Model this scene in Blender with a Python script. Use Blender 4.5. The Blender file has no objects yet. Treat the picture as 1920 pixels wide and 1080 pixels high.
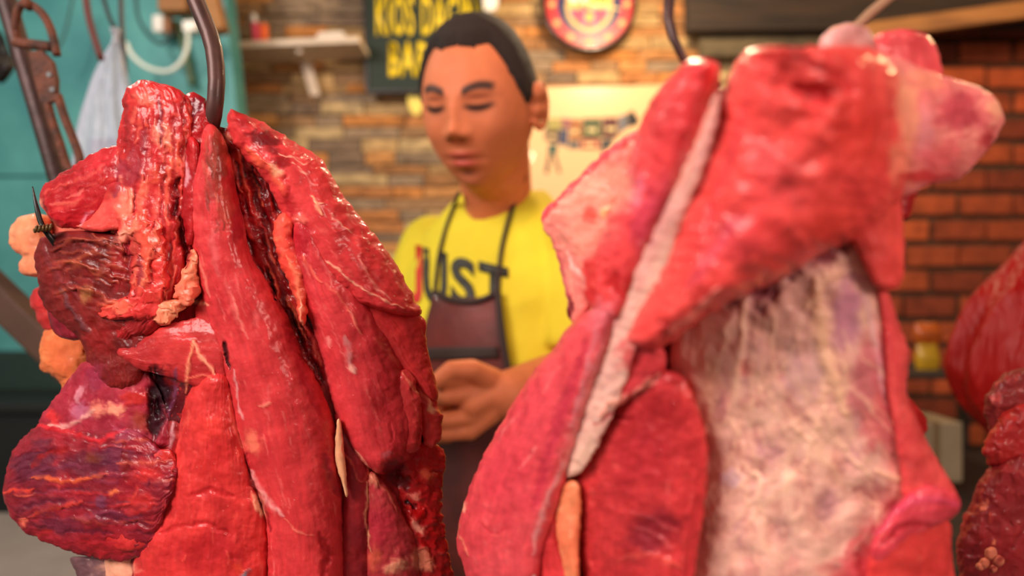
import bpy, bmesh, math, random
import numpy as np
from mathutils import Vector, Matrix, Euler
from mathutils.bvhtree import BVHTree

# ------------------------------------------------------------------ camera, world, lights, exposure
SC = bpy.context.scene
F = 1280.0            # focal length in pixels of the 1920 px wide frame
CZ = 1.31             # camera height
cam_d = bpy.data.cameras.new('camera'); cam = bpy.data.objects.new('camera', cam_d)
SC.collection.objects.link(cam); SC.camera = cam
cam.location = (0, 0, CZ); cam.rotation_euler = (math.radians(90), 0, 0)
cam_d.sensor_width = 36; cam_d.lens = 24; cam_d.clip_start = .02
cam_d.dof.use_dof = True; cam_d.dof.focus_distance = .45; cam_d.dof.aperture_fstop = 3.1
SC.view_settings.view_transform = 'Standard'; SC.view_settings.look = 'None'
SC.view_settings.gamma = 1; SC.view_settings.use_curve_mapping = False
SC.view_settings.exposure = 0.08
SC.cycles.use_denoising = True
wd = bpy.data.worlds.new('world'); SC.world = wd; wd.use_nodes = True
wd.node_tree.nodes['Background'].inputs[0].default_value = (1.0, .80, .68, 1)
wd.node_tree.nodes['Background'].inputs[1].default_value = .19

def light(name, kind, loc, power, color, size=.1, rot=None, sizey=None):
    d = bpy.data.lights.new(name, kind); d.energy = power; d.color = color
    if kind == 'AREA':
        d.size = size
        if sizey: d.shape = 'RECTANGLE'; d.size_y = sizey
    else: d.shadow_soft_size = size
    o = bpy.data.objects.new(name, d); SC.collection.objects.link(o); o.location = loc
    if rot is not None: o.rotation_euler = rot
    return o
def aim(o, target):
    o.rotation_euler = (Vector(target) - o.location).to_track_quat('-Z', 'Y').to_euler()
# daylight from the street behind the photographer
aim(light('street_daylight', 'AREA', (-1.25, -.75, 2.25), 52, (1, .85, .78), 1.1, sizey=.8), (0, .5, 1.3))
aim(light('front_right_fill', 'AREA', (.95, -.55, 1.75), 12, (1, .76, .64), .5), (.1, .5, 1.3))  # unseen fill, added at the front right to brighten the membrane
# the shop's warm bulbs, hung above the frame
light('bulb_light_wall', 'POINT', (.36, 1.72, 2.30), 33, (1, .75, .46), .05)
light('bulb_light_counter', 'POINT', (.10, .62, 2.10), 8, (1, .62, .38), .035)
light('bulb_light_left', 'POINT', (-1.1, 1.1, 2.25), 16, (1, .90, .76), .05)
light('bulb_light_right', 'POINT', (1.6, 1.6, 2.3), 13, (1, .62, .30), .05)

# ------------------------------------------------------------------ helpers
def P(px, py, Y): return Vector(((px - 960) / F * Y, Y, CZ + (540 - py) / F * Y))
def lin(c):
    c = np.asarray(c, float) / 255.
    return np.where(c <= .04045, c / 12.92, ((c + .055) / 1.055) ** 2.4)
def L4(c): return tuple(lin(c)) + (1,)

def tag(o, label=None, cat=None, group=None, kind=None):
    if label: o['label'] = label
    if cat: o['category'] = cat
    if group: o['group'] = group
    if kind: o['kind'] = kind
    return o
def thing(name, label, cat, loc=(0, 0, 0), group=None):
    o = bpy.data.objects.new(name, None); o.empty_display_size = .05
    SC.collection.objects.link(o); o.location = loc
    return tag(o, label, cat, group)
def wloc(o):
    v = Vector((0, 0, 0))
    while o: v += o.location; o = o.parent
    return v

def mk(name, V, Fc, mat, parent=None, smooth=True, col=None, uv=None, label=None, world=True):
    """one mesh object; V is in world coordinates, stored relative to the parent's base"""
    V = np.asarray(V, float).reshape(-1, 3)
    if parent is not None and world: V = V - np.array(wloc(parent))
    me = bpy.data.meshes.new(name)
    if isinstance(Fc, np.ndarray) and Fc.ndim == 2:
        nf, k = Fc.shape
        me.vertices.add(len(V)); me.vertices.foreach_set('co', V.astype(np.float32).ravel())
        me.loops.add(nf * k); me.loops.foreach_set('vertex_index', Fc.astype(np.int32).ravel())
        me.polygons.add(nf)
        me.polygons.foreach_set('loop_start', np.arange(0, nf * k, k, dtype=np.int32))
        me.update(calc_edges=True)
    else:
        me.from_pydata([tuple(v) for v in V], [], [tuple(f) for f in Fc])
    me.validate()
    if smooth: me.polygons.foreach_set('use_smooth', np.ones(len(me.polygons), bool))
    if col is not None:
        a = me.color_attributes.new('Col', 'FLOAT_COLOR', 'POINT')
        c = np.ones((len(V), 4), np.float32); c[:, :3] = col
        a.data.foreach_set('color', c.ravel())
    if uv is not None:
        a = me.attributes.new('fib', 'FLOAT_VECTOR', 'POINT')
        u = np.zeros((len(V), 3), np.float32); u[:, :2] = uv
        a.data.foreach_set('vector', u.ravel())
    me.update()
    if mat: me.materials.append(mat)
    o = bpy.data.objects.new(name, me); SC.collection.objects.link(o)
    if parent is not None: o.parent = parent
    if label: o['label'] = label
    return o

def bm_obj(name, bm, mat, parent=None, smooth=False, label=None):
    bm.normal_update()
    me = bpy.data.meshes.new(name); bm.to_mesh(me); bm.free()
    if parent is not None:
        me.transform(Matrix.Translation(-wloc(parent)))
    if smooth:
        for p in me.polygons: p.use_smooth = True
    if mat: me.materials.append(mat)
    o = bpy.data.objects.new(name, me); SC.collection.objects.link(o)
    if parent is not None: o.parent = parent
    if label: o['label'] = label
    return o
def add_box(bm, lo, hi, M=None, bevel=0):
    r = bmesh.ops.create_cube(bm, size=1); vs = r['verts']
    for v in vs:
        v.co = Vector([lo[i] + (v.co[i] + .5) * (hi[i] - lo[i]) for i in range(3)])
    if bevel:
        es = list({e for v in vs for e in v.link_edges})
        b = bmesh.ops.bevel(bm, geom=es, offset=bevel, segments=2, affect='EDGES', profile=.5)
        vs = list({v for f in b['faces'] for v in f.verts} | {v for v in vs if v.is_valid})
    if M is not None:
        for v in vs: v.co = M @ v.co
def catmull(pts, n):
    pts = np.asarray(pts, float); m = len(pts)
    if m == 2:
        t = np.linspace(0, 1, n)[:, None]; return pts[0] * (1 - t) + pts[1] * t
    Pd = np.vstack([2 * pts[0] - pts[1], pts, 2 * pts[-1] - pts[-2]])
    d = np.linalg.norm(np.diff(pts[:, :2], axis=0), axis=1) + 1e-6 if pts.shape[1] > 3 else np.linalg.norm(np.diff(pts, axis=0), axis=1) + 1e-9
    cs = np.concatenate([[0], np.cumsum(d)]); s = np.linspace(0, cs[-1], n)
    i = np.clip(np.searchsorted(cs, s, side='right') - 1, 0, m - 2)
    t = ((s - cs[i]) / d[i])[:, None]
    p0, p1, p2, p3 = Pd[i], Pd[i + 1], Pd[i + 2], Pd[i + 3]
    return .5 * ((2 * p1) + (-p0 + p2) * t + (2 * p0 - 5 * p1 + 4 * p2 - p3) * t * t + (-p0 + 3 * p1 - 3 * p2 + p3) * t ** 3)
def tube_mesh(pts, rad, n=12, seg=24, flat=None):
    """tube along world points; rad scalar or list"""
    pts = np.asarray([tuple(p) for p in pts], float)
    C = catmull(pts, seg + 1)
    r = np.interp(np.linspace(0, 1, seg + 1), np.linspace(0, 1, len(rad)), rad) if hasattr(rad, '__len__') else np.full(seg + 1, rad)
    T = np.gradient(C, axis=0); T /= np.linalg.norm(T, axis=1)[:, None] + 1e-12
    up = np.array([0, 1, 0.]) if abs(T[0][1]) < .8 else np.array([1, 0, 0.])
    V = []
    N = np.cross(T[0], up); N /= np.linalg.norm(N)
    for k in range(seg + 1):
        N = N - T[k] * N.dot(T[k]); N /= np.linalg.norm(N); B = np.cross(T[k], N)
        a = np.linspace(0, 2 * np.pi, n, endpoint=False)
        V.append(C[k] + r[k] * (np.cos(a)[:, None] * N + np.sin(a)[:, None] * B * (flat or 1)))
    V = np.vstack(V + [C[:1], C[-1:]]); Fc = []
    for k in range(seg):
        for j in range(n):
            Fc.append((k * n + j, k * n + (j + 1) % n, (k + 1) * n + (j + 1) % n, (k + 1) * n + j))
    e = (seg + 1) * n
    for j in range(n):
        Fc.append((e, (j + 1) % n, j)); Fc.append((e + 1, seg * n + j, seg * n + (j + 1) % n))
    return V, Fc
def tube(name, pts, rad, mat, parent=None, n=12, seg=24, flat=None, label=None):
    V, Fc = tube_mesh(pts, rad, n, seg, flat); return mk(name, V, Fc, mat, parent, label=label)

# ------------------------------------------------------------------ noise in numpy
def h2(ix, iy, seed):
    n = (ix.astype(np.int64) * 374761393 + iy.astype(np.int64) * 668265263 + seed * 974634777) & 0xffffffff
    n = ((n ^ (n >> 13)) * 1274126177) & 0xffffffff
    n = ((n ^ (n >> 15)) * 2246822519) & 0xffffffff
    return (n ^ (n >> 16)) / 4294967295.0 * 2 - 1
_GA = np.linspace(0, 2 * np.pi, 256, endpoint=False); _GX, _GY = np.cos(_GA), np.sin(_GA)
def vn(x, y, seed=0):
    """gradient noise, about -1..1"""
    xi, yi = np.floor(x), np.floor(y); fx, fy = x - xi, y - yi
    ux = fx * fx * fx * (fx * (fx * 6 - 15) + 10); uy = fy * fy * fy * (fy * (fy * 6 - 15) + 10)
    def g(ix, iy, dx, dy):
        k = ((h2(ix, iy, seed) + 1) * 127.9).astype(int); return _GX[k] * dx + _GY[k] * dy
    a, b = g(xi, yi, fx, fy), g(xi + 1, yi, fx - 1, fy); c, d = g(xi, yi + 1, fx, fy - 1), g(xi + 1, yi + 1, fx - 1, fy - 1)
    return ((a * (1 - ux) + b * ux) * (1 - uy) + (c * (1 - ux) + d * ux) * uy) * 1.5
def fbm(x, y, o=3, seed=0):
    s = 0; a = 1; t = 0
    for k in range(o): s = s + a * vn(x * 2 ** k + 17.3 * k, y * 2 ** k - 9.1 * k, seed + k); t += a; a *= .5
    return s / t
def sstep(a, b, x):
    t = np.clip((x - a) / (b - a), 0, 1); return t * t * (3 - 2 * t)

# ------------------------------------------------------------------ materials
def nodes(m):
    m.use_nodes = True; nt = m.node_tree; return nt, nt.nodes, nt.links, nt.nodes['Principled BSDF']
def mat(name, c, rough=.6, metal=0, noise=0, nscale=30, bump=0, bscale=80, c2=None, coat=0, spec=.5, emit=None, stretch=(1, 1, 1), vcol=False, trans=0, alpha=1):
    m = bpy.data.materials.new(name); nt, N, Lk, b = nodes(m)
    b.inputs['Base Color'].default_value = L4(c); b.inputs['Roughness'].default_value = rough
    b.inputs['Metallic'].default_value = metal; b.inputs['Coat Weight'].default_value = coat
    b.inputs['Specular IOR Level'].default_value = spec; b.inputs['Transmission Weight'].default_value = trans
    b.inputs['Alpha'].default_value = alpha
    tc = N.new('ShaderNodeTexCoord'); mp = N.new('ShaderNodeMapping'); mp.inputs['Scale'].default_value = stretch
    Lk.new(tc.outputs['Object'], mp.inputs[0])
    src = None
    if vcol:
        a = N.new('ShaderNodeAttribute'); a.attribute_name = 'Col'; src = a.outputs['Color']; Lk.new(src, b.inputs['Base Color'])
    if c2 is not None or noise:
        nz = N.new('ShaderNodeTexNoise'); nz.inputs['Scale'].default_value = nscale; nz.inputs['Detail'].default_value = 5
        Lk.new(mp.outputs[0], nz.inputs['Vector'])
        if c2 is None: c2 = tuple(x * .7 for x in c)
        mx = N.new('ShaderNodeMix'); mx.data_type = 'RGBA'
        rp = N.new('ShaderNodeMapRange'); rp.inputs[1].default_value = .35; rp.inputs[2].default_value = .65
        Lk.new(nz.outputs[0], rp.inputs[0]); rp.inputs[4].default_value = noise or 1
        Lk.new(rp.outputs[0], mx.inputs[0])
        if src: Lk.new(src, mx.inputs[6])
        else: mx.inputs[6].default_value = L4(c)
        if vcol:
            mx.blend_type = 'MULTIPLY'; mx.inputs[7].default_value = (.6, .6, .6, 1)
        else: mx.inputs[7].default_value = L4(c2)
        Lk.new(mx.outputs[2], b.inputs['Base Color'])
    if bump:
        nb = N.new('ShaderNodeTexNoise'); nb.inputs['Scale'].default_value = bscale; nb.inputs['Detail'].default_value = 6
        Lk.new(mp.outputs[0], nb.inputs['Vector'])
        bp = N.new('ShaderNodeBump'); bp.inputs['Strength'].default_value = bump; bp.inputs['Distance'].default_value = .004
        Lk.new(nb.outputs[0], bp.inputs['Height']); Lk.new(bp.outputs[0], b.inputs['Normal'])
    if emit:
        b.inputs['Emission Color'].default_value = L4(emit[:3]); b.inputs['Emission Strength'].default_value = emit[3]
    return m

def meat_mat(name, rough=.48, coat=.30, sss=.18, fib=.28, bumpd=.0004, spec=.22):
    """wet flesh: painted marbling colour, fibre grain along the muscle, glossy film"""
    m = bpy.data.materials.new(name); nt, N, Lk, b = nodes(m)
    a = N.new('ShaderNodeAttribute'); a.attribute_name = 'Col'
    fv = N.new('ShaderNodeAttribute'); fv.attribute_name = 'fib'
    mp = N.new('ShaderNodeMapping'); mp.inputs['Scale'].default_value = (1 / 8., 1 / 110., 1)
    Lk.new(fv.outputs['Vector'], mp.inputs[0])
    nf = N.new('ShaderNodeTexNoise'); nf.inputs['Scale'].default_value = 1; nf.inputs['Detail'].default_value = 2; nf.inputs['Roughness'].default_value = .5
    Lk.new(mp.outputs[0], nf.inputs['Vector'])
    tc = N.new('ShaderNodeTexCoord')
    nz = N.new('ShaderNodeTexNoise'); nz.inputs['Scale'].default_value = 420; nz.inputs['Detail'].default_value = 4
    Lk.new(tc.outputs['Object'], nz.inputs['Vector'])
    nl = N.new('ShaderNodeTexNoise'); nl.inputs['Scale'].default_value = 90; nl.inputs['Detail'].default_value = 4
    Lk.new(tc.outputs['Object'], nl.inputs['Vector'])
    # colour grain
    r1 = N.new('ShaderNodeMapRange'); r1.inputs[1].default_value = .3; r1.inputs[2].default_value = .7; r1.inputs[3].default_value = 1 - .30 * fib; r1.inputs[4].default_value = 1 + .30 * fib
    Lk.new(nf.outputs[0], r1.inputs[0])
    r2 = N.new('ShaderNodeMapRange'); r2.inputs[1].default_value = .3; r2.inputs[2].default_value = .7; r2.inputs[3].default_value = .86; r2.inputs[4].default_value = 1.14
    Lk.new(nl.outputs[0], r2.inputs[0])
    mu = N.new('ShaderNodeMath'); mu.operation = 'MULTIPLY'; Lk.new(r1.outputs[0], mu.inputs[0]); Lk.new(r2.outputs[0], mu.inputs[1])
    vm = N.new('ShaderNodeVectorMath'); vm.operation = 'SCALE'; Lk.new(a.outputs['Color'], vm.inputs[0]); Lk.new(mu.outputs[0], vm.inputs['Scale'])
    Lk.new(vm.outputs[0], b.inputs['Base Color'])
    # relief
    b1 = N.new('ShaderNodeBump'); b1.inputs['Strength'].default_value = .55; b1.inputs['Distance'].default_value = bumpd * 1.6 * fib
    Lk.new(nf.outputs[0], b1.inputs['Height'])
    b2 = N.new('ShaderNodeBump'); b2.inputs['Strength'].default_value = .6; b2.inputs['Distance'].default_value = bumpd
    Lk.new(nz.outputs[0], b2.inputs['Height']); Lk.new(b1.outputs[0], b2.inputs['Normal'])
    b3 = N.new('ShaderNodeBump'); b3.inputs['Strength'].default_value = .5; b3.inputs['Distance'].default_value = bumpd * 1.1
    Lk.new(nl.outputs[0], b3.inputs['Height']); Lk.new(b2.outputs[0], b3.inputs['Normal'])
    # droplets of moisture: scattered tiny domes in the glossy film
    vo = N.new('ShaderNodeTexVoronoi'); vo.inputs['Scale'].default_value = 230; Lk.new(tc.outputs['Object'], vo.inputs['Vector'])
    dm = N.new('ShaderNodeMapRange'); dm.interpolation_type = 'SMOOTHSTEP'; dm.inputs[1].default_value = .05; dm.inputs[2].default_value = .26; dm.inputs[3].default_value = 1; dm.inputs[4].default_value = 0
    Lk.new(vo.outputs['Distance'], dm.inputs[0])
    sx_ = N.new('ShaderNodeSeparateColor'); Lk.new(vo.outputs['Color'], sx_.inputs[0])
    gt = N.new('ShaderNodeMath'); gt.operation = 'GREATER_THAN'; gt.inputs[1].default_value = .66; Lk.new(sx_.outputs[0], gt.inputs[0])
    mm = N.new('ShaderNodeMath'); mm.operation = 'MULTIPLY'; Lk.new(dm.outputs[0], mm.inputs[0]); Lk.new(gt.outputs[0], mm.inputs[1])
    b4 = N.new('ShaderNodeBump'); b4.inputs['Strength'].default_value = 1; b4.inputs['Distance'].default_value = .0005
    Lk.new(mm.outputs[0], b4.inputs['Height']); Lk.new(b3.outputs[0], b4.inputs['Normal'])
    Lk.new(b3.outputs[0], b.inputs['Normal']); Lk.new(b4.outputs[0], b.inputs['Coat Normal'])
    rr = N.new('ShaderNodeMapRange'); rr.inputs[1].default_value = .35; rr.inputs[2].default_value = .65; rr.inputs[3].default_value = rough * .7; rr.inputs[4].default_value = rough * 1.4
    Lk.new(nl.outputs[0], rr.inputs[0]); Lk.new(rr.outputs[0], b.inputs['Roughness'])
    b.inputs['Coat Weight'].default_value = coat; b.inputs['Coat Roughness'].default_value = .07
    b.inputs['Specular IOR Level'].default_value = spec
    b.inputs['Subsurface Weight'].default_value = sss; b.inputs['Subsurface Scale'].default_value = .006
    b.inputs['Subsurface Radius'].default_value = (1, .25, .15)
    return m
M_MEAT = meat_mat('raw_meat')
M_WET = meat_mat('wet_raw_meat', rough=.42, coat=.36, bumpd=.0006, fib=.3)
M_DRY = meat_mat('dried_meat_skin', rough=.55, coat=.22, sss=.08, bumpd=.0006, fib=.4)
M_FAT = meat_mat('fat', rough=.45, coat=.25, sss=.3, fib=.12)
M_MEMB = meat_mat('membrane', rough=.5, coat=.2, sss=.2, fib=.15)

# ------------------------------------------------------------------ the flesh builder
def paint(px, py, col, dsp, marks, lobe_id):
    """marks in design coordinates: ('s', pts, width, colour, alpha, height) streaks and ('e', cx, cy, rx, ry, angle, colour, alpha, height) blotches"""
    wx = px + fbm(px / 34, py / 34, 3, 91) * 7; wy = py + fbm(px / 34, py / 34, 3, 57) * 7
    for mk_ in marks:
        only = None
        if mk_[0] == 's':
            _, pts, w, c, al, hh = mk_[:6]
            if len(mk_) > 6: only = mk_[6]
            if only and lobe_id not in only: continue
            pts = catmull(np.array(pts, float), max(3, len(pts) * 4)) if len(pts) > 2 else np.array(pts, float)
            lo = pts.min(0) - w * 2 - 8; hi = pts.max(0) + w * 2 + 8
            I = np.nonzero((px > lo[0]) & (px < hi[0]) & (py > lo[1]) & (py < hi[1]))[0]
            if not len(I): continue
            x, y = wx[I], wy[I]; best = np.full(len(I), 1e9); bt = np.zeros(len(I)); n = len(pts) - 1
            for k in range(n):
                a, b = pts[k], pts[k + 1]; d = b - a; q = d.dot(d) + 1e-9
                t = np.clip(((x - a[0]) * d[0] + (y - a[1]) * d[1]) / q, 0, 1)
                e = np.hypot(x - a[0] - t * d[0], y - a[1] - t * d[1]); m = e < best
                best = np.where(m, e, best); bt = np.where(m, (k + t) / n, bt)
            ww = w * (.25 + .75 * np.sqrt(np.clip(4 * bt * (1 - bt), 0, 1))) * (1 + .75 * fbm(x / 11, y / 11, 3, 5))
            k = (1 - sstep(ww * .2, ww * 1.25, best)) * np.clip(1 + .8 * fbm(x / 14, y / 14, 2, 6), 0, 1)
        else:
            _, cx, cy, rx, ry, ang, c, al, hh = mk_[:9]
            if len(mk_) > 9: only = mk_[9]
            if only and lobe_id not in only: continue
            R = max(rx, ry) * 1.7 + 8
            I = np.nonzero((np.abs(px - cx) < R) & (np.abs(py - cy) < R))[0]
            if not len(I): continue
            ca, sa = math.cos(math.radians(ang)), math.sin(math.radians(ang))
            x, y = wx[I] - cx, wy[I] - cy
            e = np.hypot((x * ca + y * sa) / rx, (-x * sa + y * ca) / ry) + .7 * fbm(px[I] / (rx * .5 + 4), py[I] / (ry * .5 + 4), 4, int(cx))
            k = 1 - sstep(.4, 1.25, e)
        if c is not None: col[I] = col[I] * (1 - (k * al)[:, None]) + np.array(c, float) * (k * al)[:, None]
        if hh: dsp[I] += k * hh
    return col, dsp

def lobe(root, name, sec, Y, T, Tb=None, c1=(200, 46, 48), c2=(165, 22, 28), c3=(226, 92, 84), m=None, p=2.0, cap=(30, 30), res=2.6,
         lump=.0016, mid=.0006, fine=.0001, fibre=.0003, edge=1.5, marks=(), web=None, lines=.25, label=None, lid=None, seed=None, grain=26, field=None, lift=0, kt=1, eb=.0025):
    """a closed, rounded piece of flesh between two outlines; fibres run along it"""
    sec = np.array(sec, float); lid = lid or name
    if seed is None: seed = int(abs(sec[0].sum() * 7 + sec[-1].sum() * 3)) % 997
    midp = (sec[:, :2] + sec[:, 2:4]) / 2
    ln = np.linalg.norm(np.diff(midp, axis=0), axis=1).sum(); wmax = np.hypot(sec[:, 2] - sec[:, 0], sec[:, 3] - sec[:, 1]).max()
    nu = max(10, int(ln / res)); nf = max(10, int(wmax / res)); nb = max(6, nf // 5)
    # catmull over chord length of the middle line
    M = np.hstack([midp, sec])
    S = catmull(M, nu)[:, 2:]
    s = np.linspace(0, ln, nu)
    w = np.ones(nu)
    for e, d in ((cap[0], s), (cap[1], ln - s)):
        if e: w *= np.sqrt(np.clip(1 - (1 - np.clip(d / e, 0, 1)) ** 2, 0, 1))
    # columns
    def vs(n, ends=True):
        th = np.linspace(0, np.pi, n); return .65 * (1 - np.cos(th)) / 2 + .35 * th / np.pi
    vf = vs(nf); vb = vs(nb)[1:-1][::-1]
    v = np.concatenate([vf, vb]); sgn = np.concatenate([np.ones(nf), -np.ones(len(vb))]); nc = len(v)
    prof = .6 * (1 - np.abs(2 * v - 1) ** (p + 1.5)) ** (1 / p) + .4 * (1 - (2 * v - 1) ** 2)
    a, b = S[:, None, :2], S[:, None, 2:4]
    pos = (a + b) / 2 + (b - a) * (v[None, :, None] - .5) * w[:, None, None]
    px, py = pos[..., 0].copy(), pos[..., 1].copy()
    if not hasattr(Y, '__len__'): Y = (Y, Y, Y, Y)
    u = (s / ln)[:, None]; vv = v[None, :]
    Yc = (Y[0] * (1 - vv) + Y[1] * vv) * (1 - u) + (Y[2] * (1 - vv) + Y[3] * vv) * u
    if Tb is None: Tb = T * .8
    T = T * kt
    if field is not None: Yc = field(px, py) - lift + eb + (Yc - Yc.mean()) * .4
    th = np.where(sgn > 0, T, -Tb)[None, :] * prof[None, :] * w[:, None]
    wid = np.hypot(*(S[:, 2:4] - S[:, :2]).T)[:, None]
    tt = (vv * wmax) * .5 + (vv - .5) * wid * .5 + np.zeros_like(px); ss = s[:, None] + np.zeros_like(px)
    # ragged, lumpy surface
    x, y = px.ravel(), py.ravel()
    sg = np.where(sgn > 0, 0, 400.)[None, :] + np.zeros_like(px); sg = sg.ravel()
    tw = tt.ravel() + 6 * fbm(x / 50, y / 50, 2, seed)
    D = lump * fbm(x / 70 + sg, y / 70, 2, seed) + mid * fbm(x / grain + sg, y / grain, 3, seed + 3) + fine * fbm(x / 6 + sg, y / 6, 2, seed + 9)
    fb = fbm(tw / 7, ss.ravel() / 110, 3, seed + 5)
    D = D + fibre * fb
    # colour
    n1 = fbm(x / 75, y / 75, 5, 21); n2 = fbm(tw / 12, ss.ravel() / 130, 3, seed + 31); n3 = fbm(x / 20, y / 20, 4, 41)
    c1, c2, c3 = (np.array(c, float) for c in (c1, c2, c3))
    k2 = np.clip(.42 + 1.1 * n1 + .35 * n2, 0, 1)[:, None] * .85
    col = c1 * (1 - k2) + c2 * k2
    k3 = np.clip(sstep(.15, .75, .5 * n2 + .8 * n3), 0, 1)[:, None] * .8
    col = col * (1 - k3) + c3 * k3
    if lines:
        kl = (sstep(.35, .6, fbm(tw / 7, ss.ravel() / 160, 2, seed + 77)) * sstep(.05, .45, fbm(x / 50, y / 50, 2, seed + 78)))[:, None] * lines
        col = col * (1 - kl) + np.array((238, 140, 124.)) * kl
    if web:
        qx = x + 14 * fbm(x / 40, y / 40, 3, seed + 50); qy = y + 14 * fbm(x / 40, y / 40, 3, seed + 51)
        r1 = 1 - np.abs(fbm(qx / 44, qy / 90, 3, seed + 52)) * 3.2; r2 = 1 - np.abs(fbm(qx / 95, qy / 60, 3, seed + 53)) * 3.4
        r3 = 1 - np.abs(fbm(qx / 22, qy / 34, 2, seed + 54)) * 2.6
        k = np.clip(np.maximum(np.maximum(r1, r2), .75 * r3), 0, 1) ** 1.6
        kk = (k * web[1])[:, None]; col = col * (1 - kk) + np.array(web[0], float) * kk
        D = D + .0005 * k
    col, D = paint(x, y, col, D, marks, lid)
    # soft fade at the rim so that neighbouring rims knit together
    Dm = D.reshape(px.shape) * np.clip(prof[None, :] * 2.5, .12, 1) * np.clip(w[:, None] * 1.3, 0, 1)
    en = fbm(x / 18, y / 18, 3, seed + 61).reshape(px.shape); en2 = fbm(x / 18 + 90, y / 18 - 40, 3, seed + 62).reshape(px.shape)
    px = px + en * edge * 2 * w[:, None]; py = py + en2 * edge * 2 * w[:, None]
    Yv = Yc - th - np.where(sgn > 0, 1, -1)[None, :] * Dm
    X = (px - 960) / F * Yv; Z = CZ + (540 - py) / F * Yv
    V = np.stack([X, Yv, Z], -1).reshape(-1, 3)
    i = np.arange(nu - 1)[:, None]; j = np.arange(nc)[None, :]; j2 = (j + 1) % nc
    Q = np.stack([i * nc + j, (i + 1) * nc + j, (i + 1) * nc + j2, i * nc + j2], -1).reshape(-1, 4)
    col = lin(np.clip(col, 0, 255))
    uv = np.stack([tw, ss.ravel()], -1)
    return mk(name, V, Q, m or M_MEAT, root, col=col, uv=uv, label=label)


# ------------------------------------------------------------------ the setting
rng = random.Random(7)
def slab(name, lo, hi, m, parent=None, bevel=0, kind='structure', label=None):
    bm = bmesh.new(); add_box(bm, lo, hi, bevel=bevel)
    o = bm_obj(name, bm, m, parent, label=label)
    if kind and parent is None: o['kind'] = kind
    return o
M_CONC = mat('concrete', (120, 112, 104), .8, noise=.6, nscale=6, bump=.3)
M_CEIL = mat('dark_ceiling', (70, 58, 48), .9, noise=.6, nscale=5)
M_MORTAR = mat('mortar', (92, 70, 50), .9, noise=.7, nscale=25, bump=.4)
M_TEAL = mat('teal_paint', (84, 160, 158), .55, c2=(60, 132, 136), nscale=5, bump=.15, bscale=25)
M_BLACKP = mat('black_paint', (18, 20, 20), .6, noise=.5)
slab('floor', (-2.6, -1.5, -.05), (2.6, 3.0, 0), M_CONC)
slab('ceiling', (-2.6, -.2, 2.9), (2.6, 3.0, 2.95), M_CEIL)
WB = 2.42
wall_back = slab('wall_back', (-2.6, WB, 0), (.92, WB + .12, 2.9), M_MORTAR)
wall_brick = slab('wall_right_back', (.92, WB + .1, 0), (2.6, WB + .2, 2.9), M_MORTAR)
slab('wall_right', (2.5, -.2, 0), (2.6, WB + .1, 2.9), M_MORTAR)
slab('wall_far_left', (-2.6, -.2, 0), (-2.5, WB, 2.9), M_TEAL)
# teal partition in front of the back wall, its free edge a little out of plumb
bm = bmesh.new()
za, zb = 0.0, 2.9
def xe(z): return -.836 + (1.9 - z) * .10
for y in (2.06, 2.14):
    for (x, z) in ((-2.5, za), (xe(za), za), (xe(zb), zb), (-2.5, zb)): bm.verts.new((x, y, z))
bm.verts.ensure_lookup_table(); v = bm.verts
for f in ((0, 1, 2, 3), (7, 6, 5, 4), (1, 5, 6, 2), (0, 4, 5, 1), (3, 2, 6, 7), (4, 0, 3, 7)): bm.faces.new([v[i] for i in f])
wall_left = bm_obj('wall_left', bm, M_TEAL); wall_left['kind'] = 'structure'
# sheets of the partition: upper and lower boards with a dark joint between
for k, (z0, z1) in enumerate(((1.647, 2.88), (1.12, 1.64))):
    bm = bmesh.new()
    add_box(bm, (-2.45, 2.045, z0), (xe(z1) - .035, 2.06, z1), bevel=.003)
    bm_obj('board', bm, M_TEAL, wall_left)
tag(slab('teal_shade_strip', (-2.45, 2.035, 0), (-.80, 2.062, 1.12), mat('dark_green_shade', (30, 54, 48), .6, noise=.4)), kind='structure')  # shade low on the teal wall, put into a dark green strip

# stacked stone cladding, each stone its own piece
def stone_material():
    m = bpy.data.materials.new('split_stone'); nt, N, Lk, b = nodes(m)
    oi = N.new('ShaderNodeObjectInfo'); cr = N.new('ShaderNodeValToRGB'); cr.color_ramp.interpolation = 'CONSTANT'
    cols = [(178, 124, 74), (156, 120, 84), (194, 128, 66), (142, 120, 96), (176, 140, 92), (200, 142, 84), (128, 106, 86), (190, 156, 106), (160, 112, 68), (196, 168, 122), (152, 128, 102), (184, 122, 70)]
    el = cr.color_ramp.elements
    while len(el) < len(cols): el.new(.5)
    for i, c in enumerate(cols): el[i].position = i / len(cols); el[i].color = L4(c)
    Lk.new(oi.outputs['Random'], cr.inputs[0])
    g = N.new('ShaderNodeNewGeometry')
    mp = N.new('ShaderNodeMapping'); mp.inputs['Scale'].default_value = (1, 1, 3.5); Lk.new(g.outputs['Position'], mp.inputs[0])
    nz = N.new('ShaderNodeTexNoise'); nz.inputs['Scale'].default_value = 22; nz.inputs['Detail'].default_value = 6; Lk.new(mp.outputs[0], nz.inputs['Vector'])
    r = N.new('ShaderNodeMapRange'); r.inputs[1].default_value = .3; r.inputs[2].default_value = .7; r.inputs[3].default_value = .62; r.inputs[4].default_value = 1.32
    Lk.new(nz.outputs[0], r.inputs[0])
    vm = N.new('ShaderNodeVectorMath'); vm.operation = 'SCALE'; Lk.new(cr.outputs[0], vm.inputs[0]); Lk.new(r.outputs[0], vm.inputs['Scale'])
    Lk.new(vm.outputs[0], b.inputs['Base Color']); b.inputs['Roughness'].default_value = .8
    bp = N.new('ShaderNodeBump'); bp.inputs['Strength'].default_value = .7; bp.inputs['Distance'].default_value = .008
    Lk.new(nz.outputs[0], bp.inputs['Height']); Lk.new(bp.outputs[0], b.inputs['Normal'])
    return m
M_STONE = stone_material()
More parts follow.
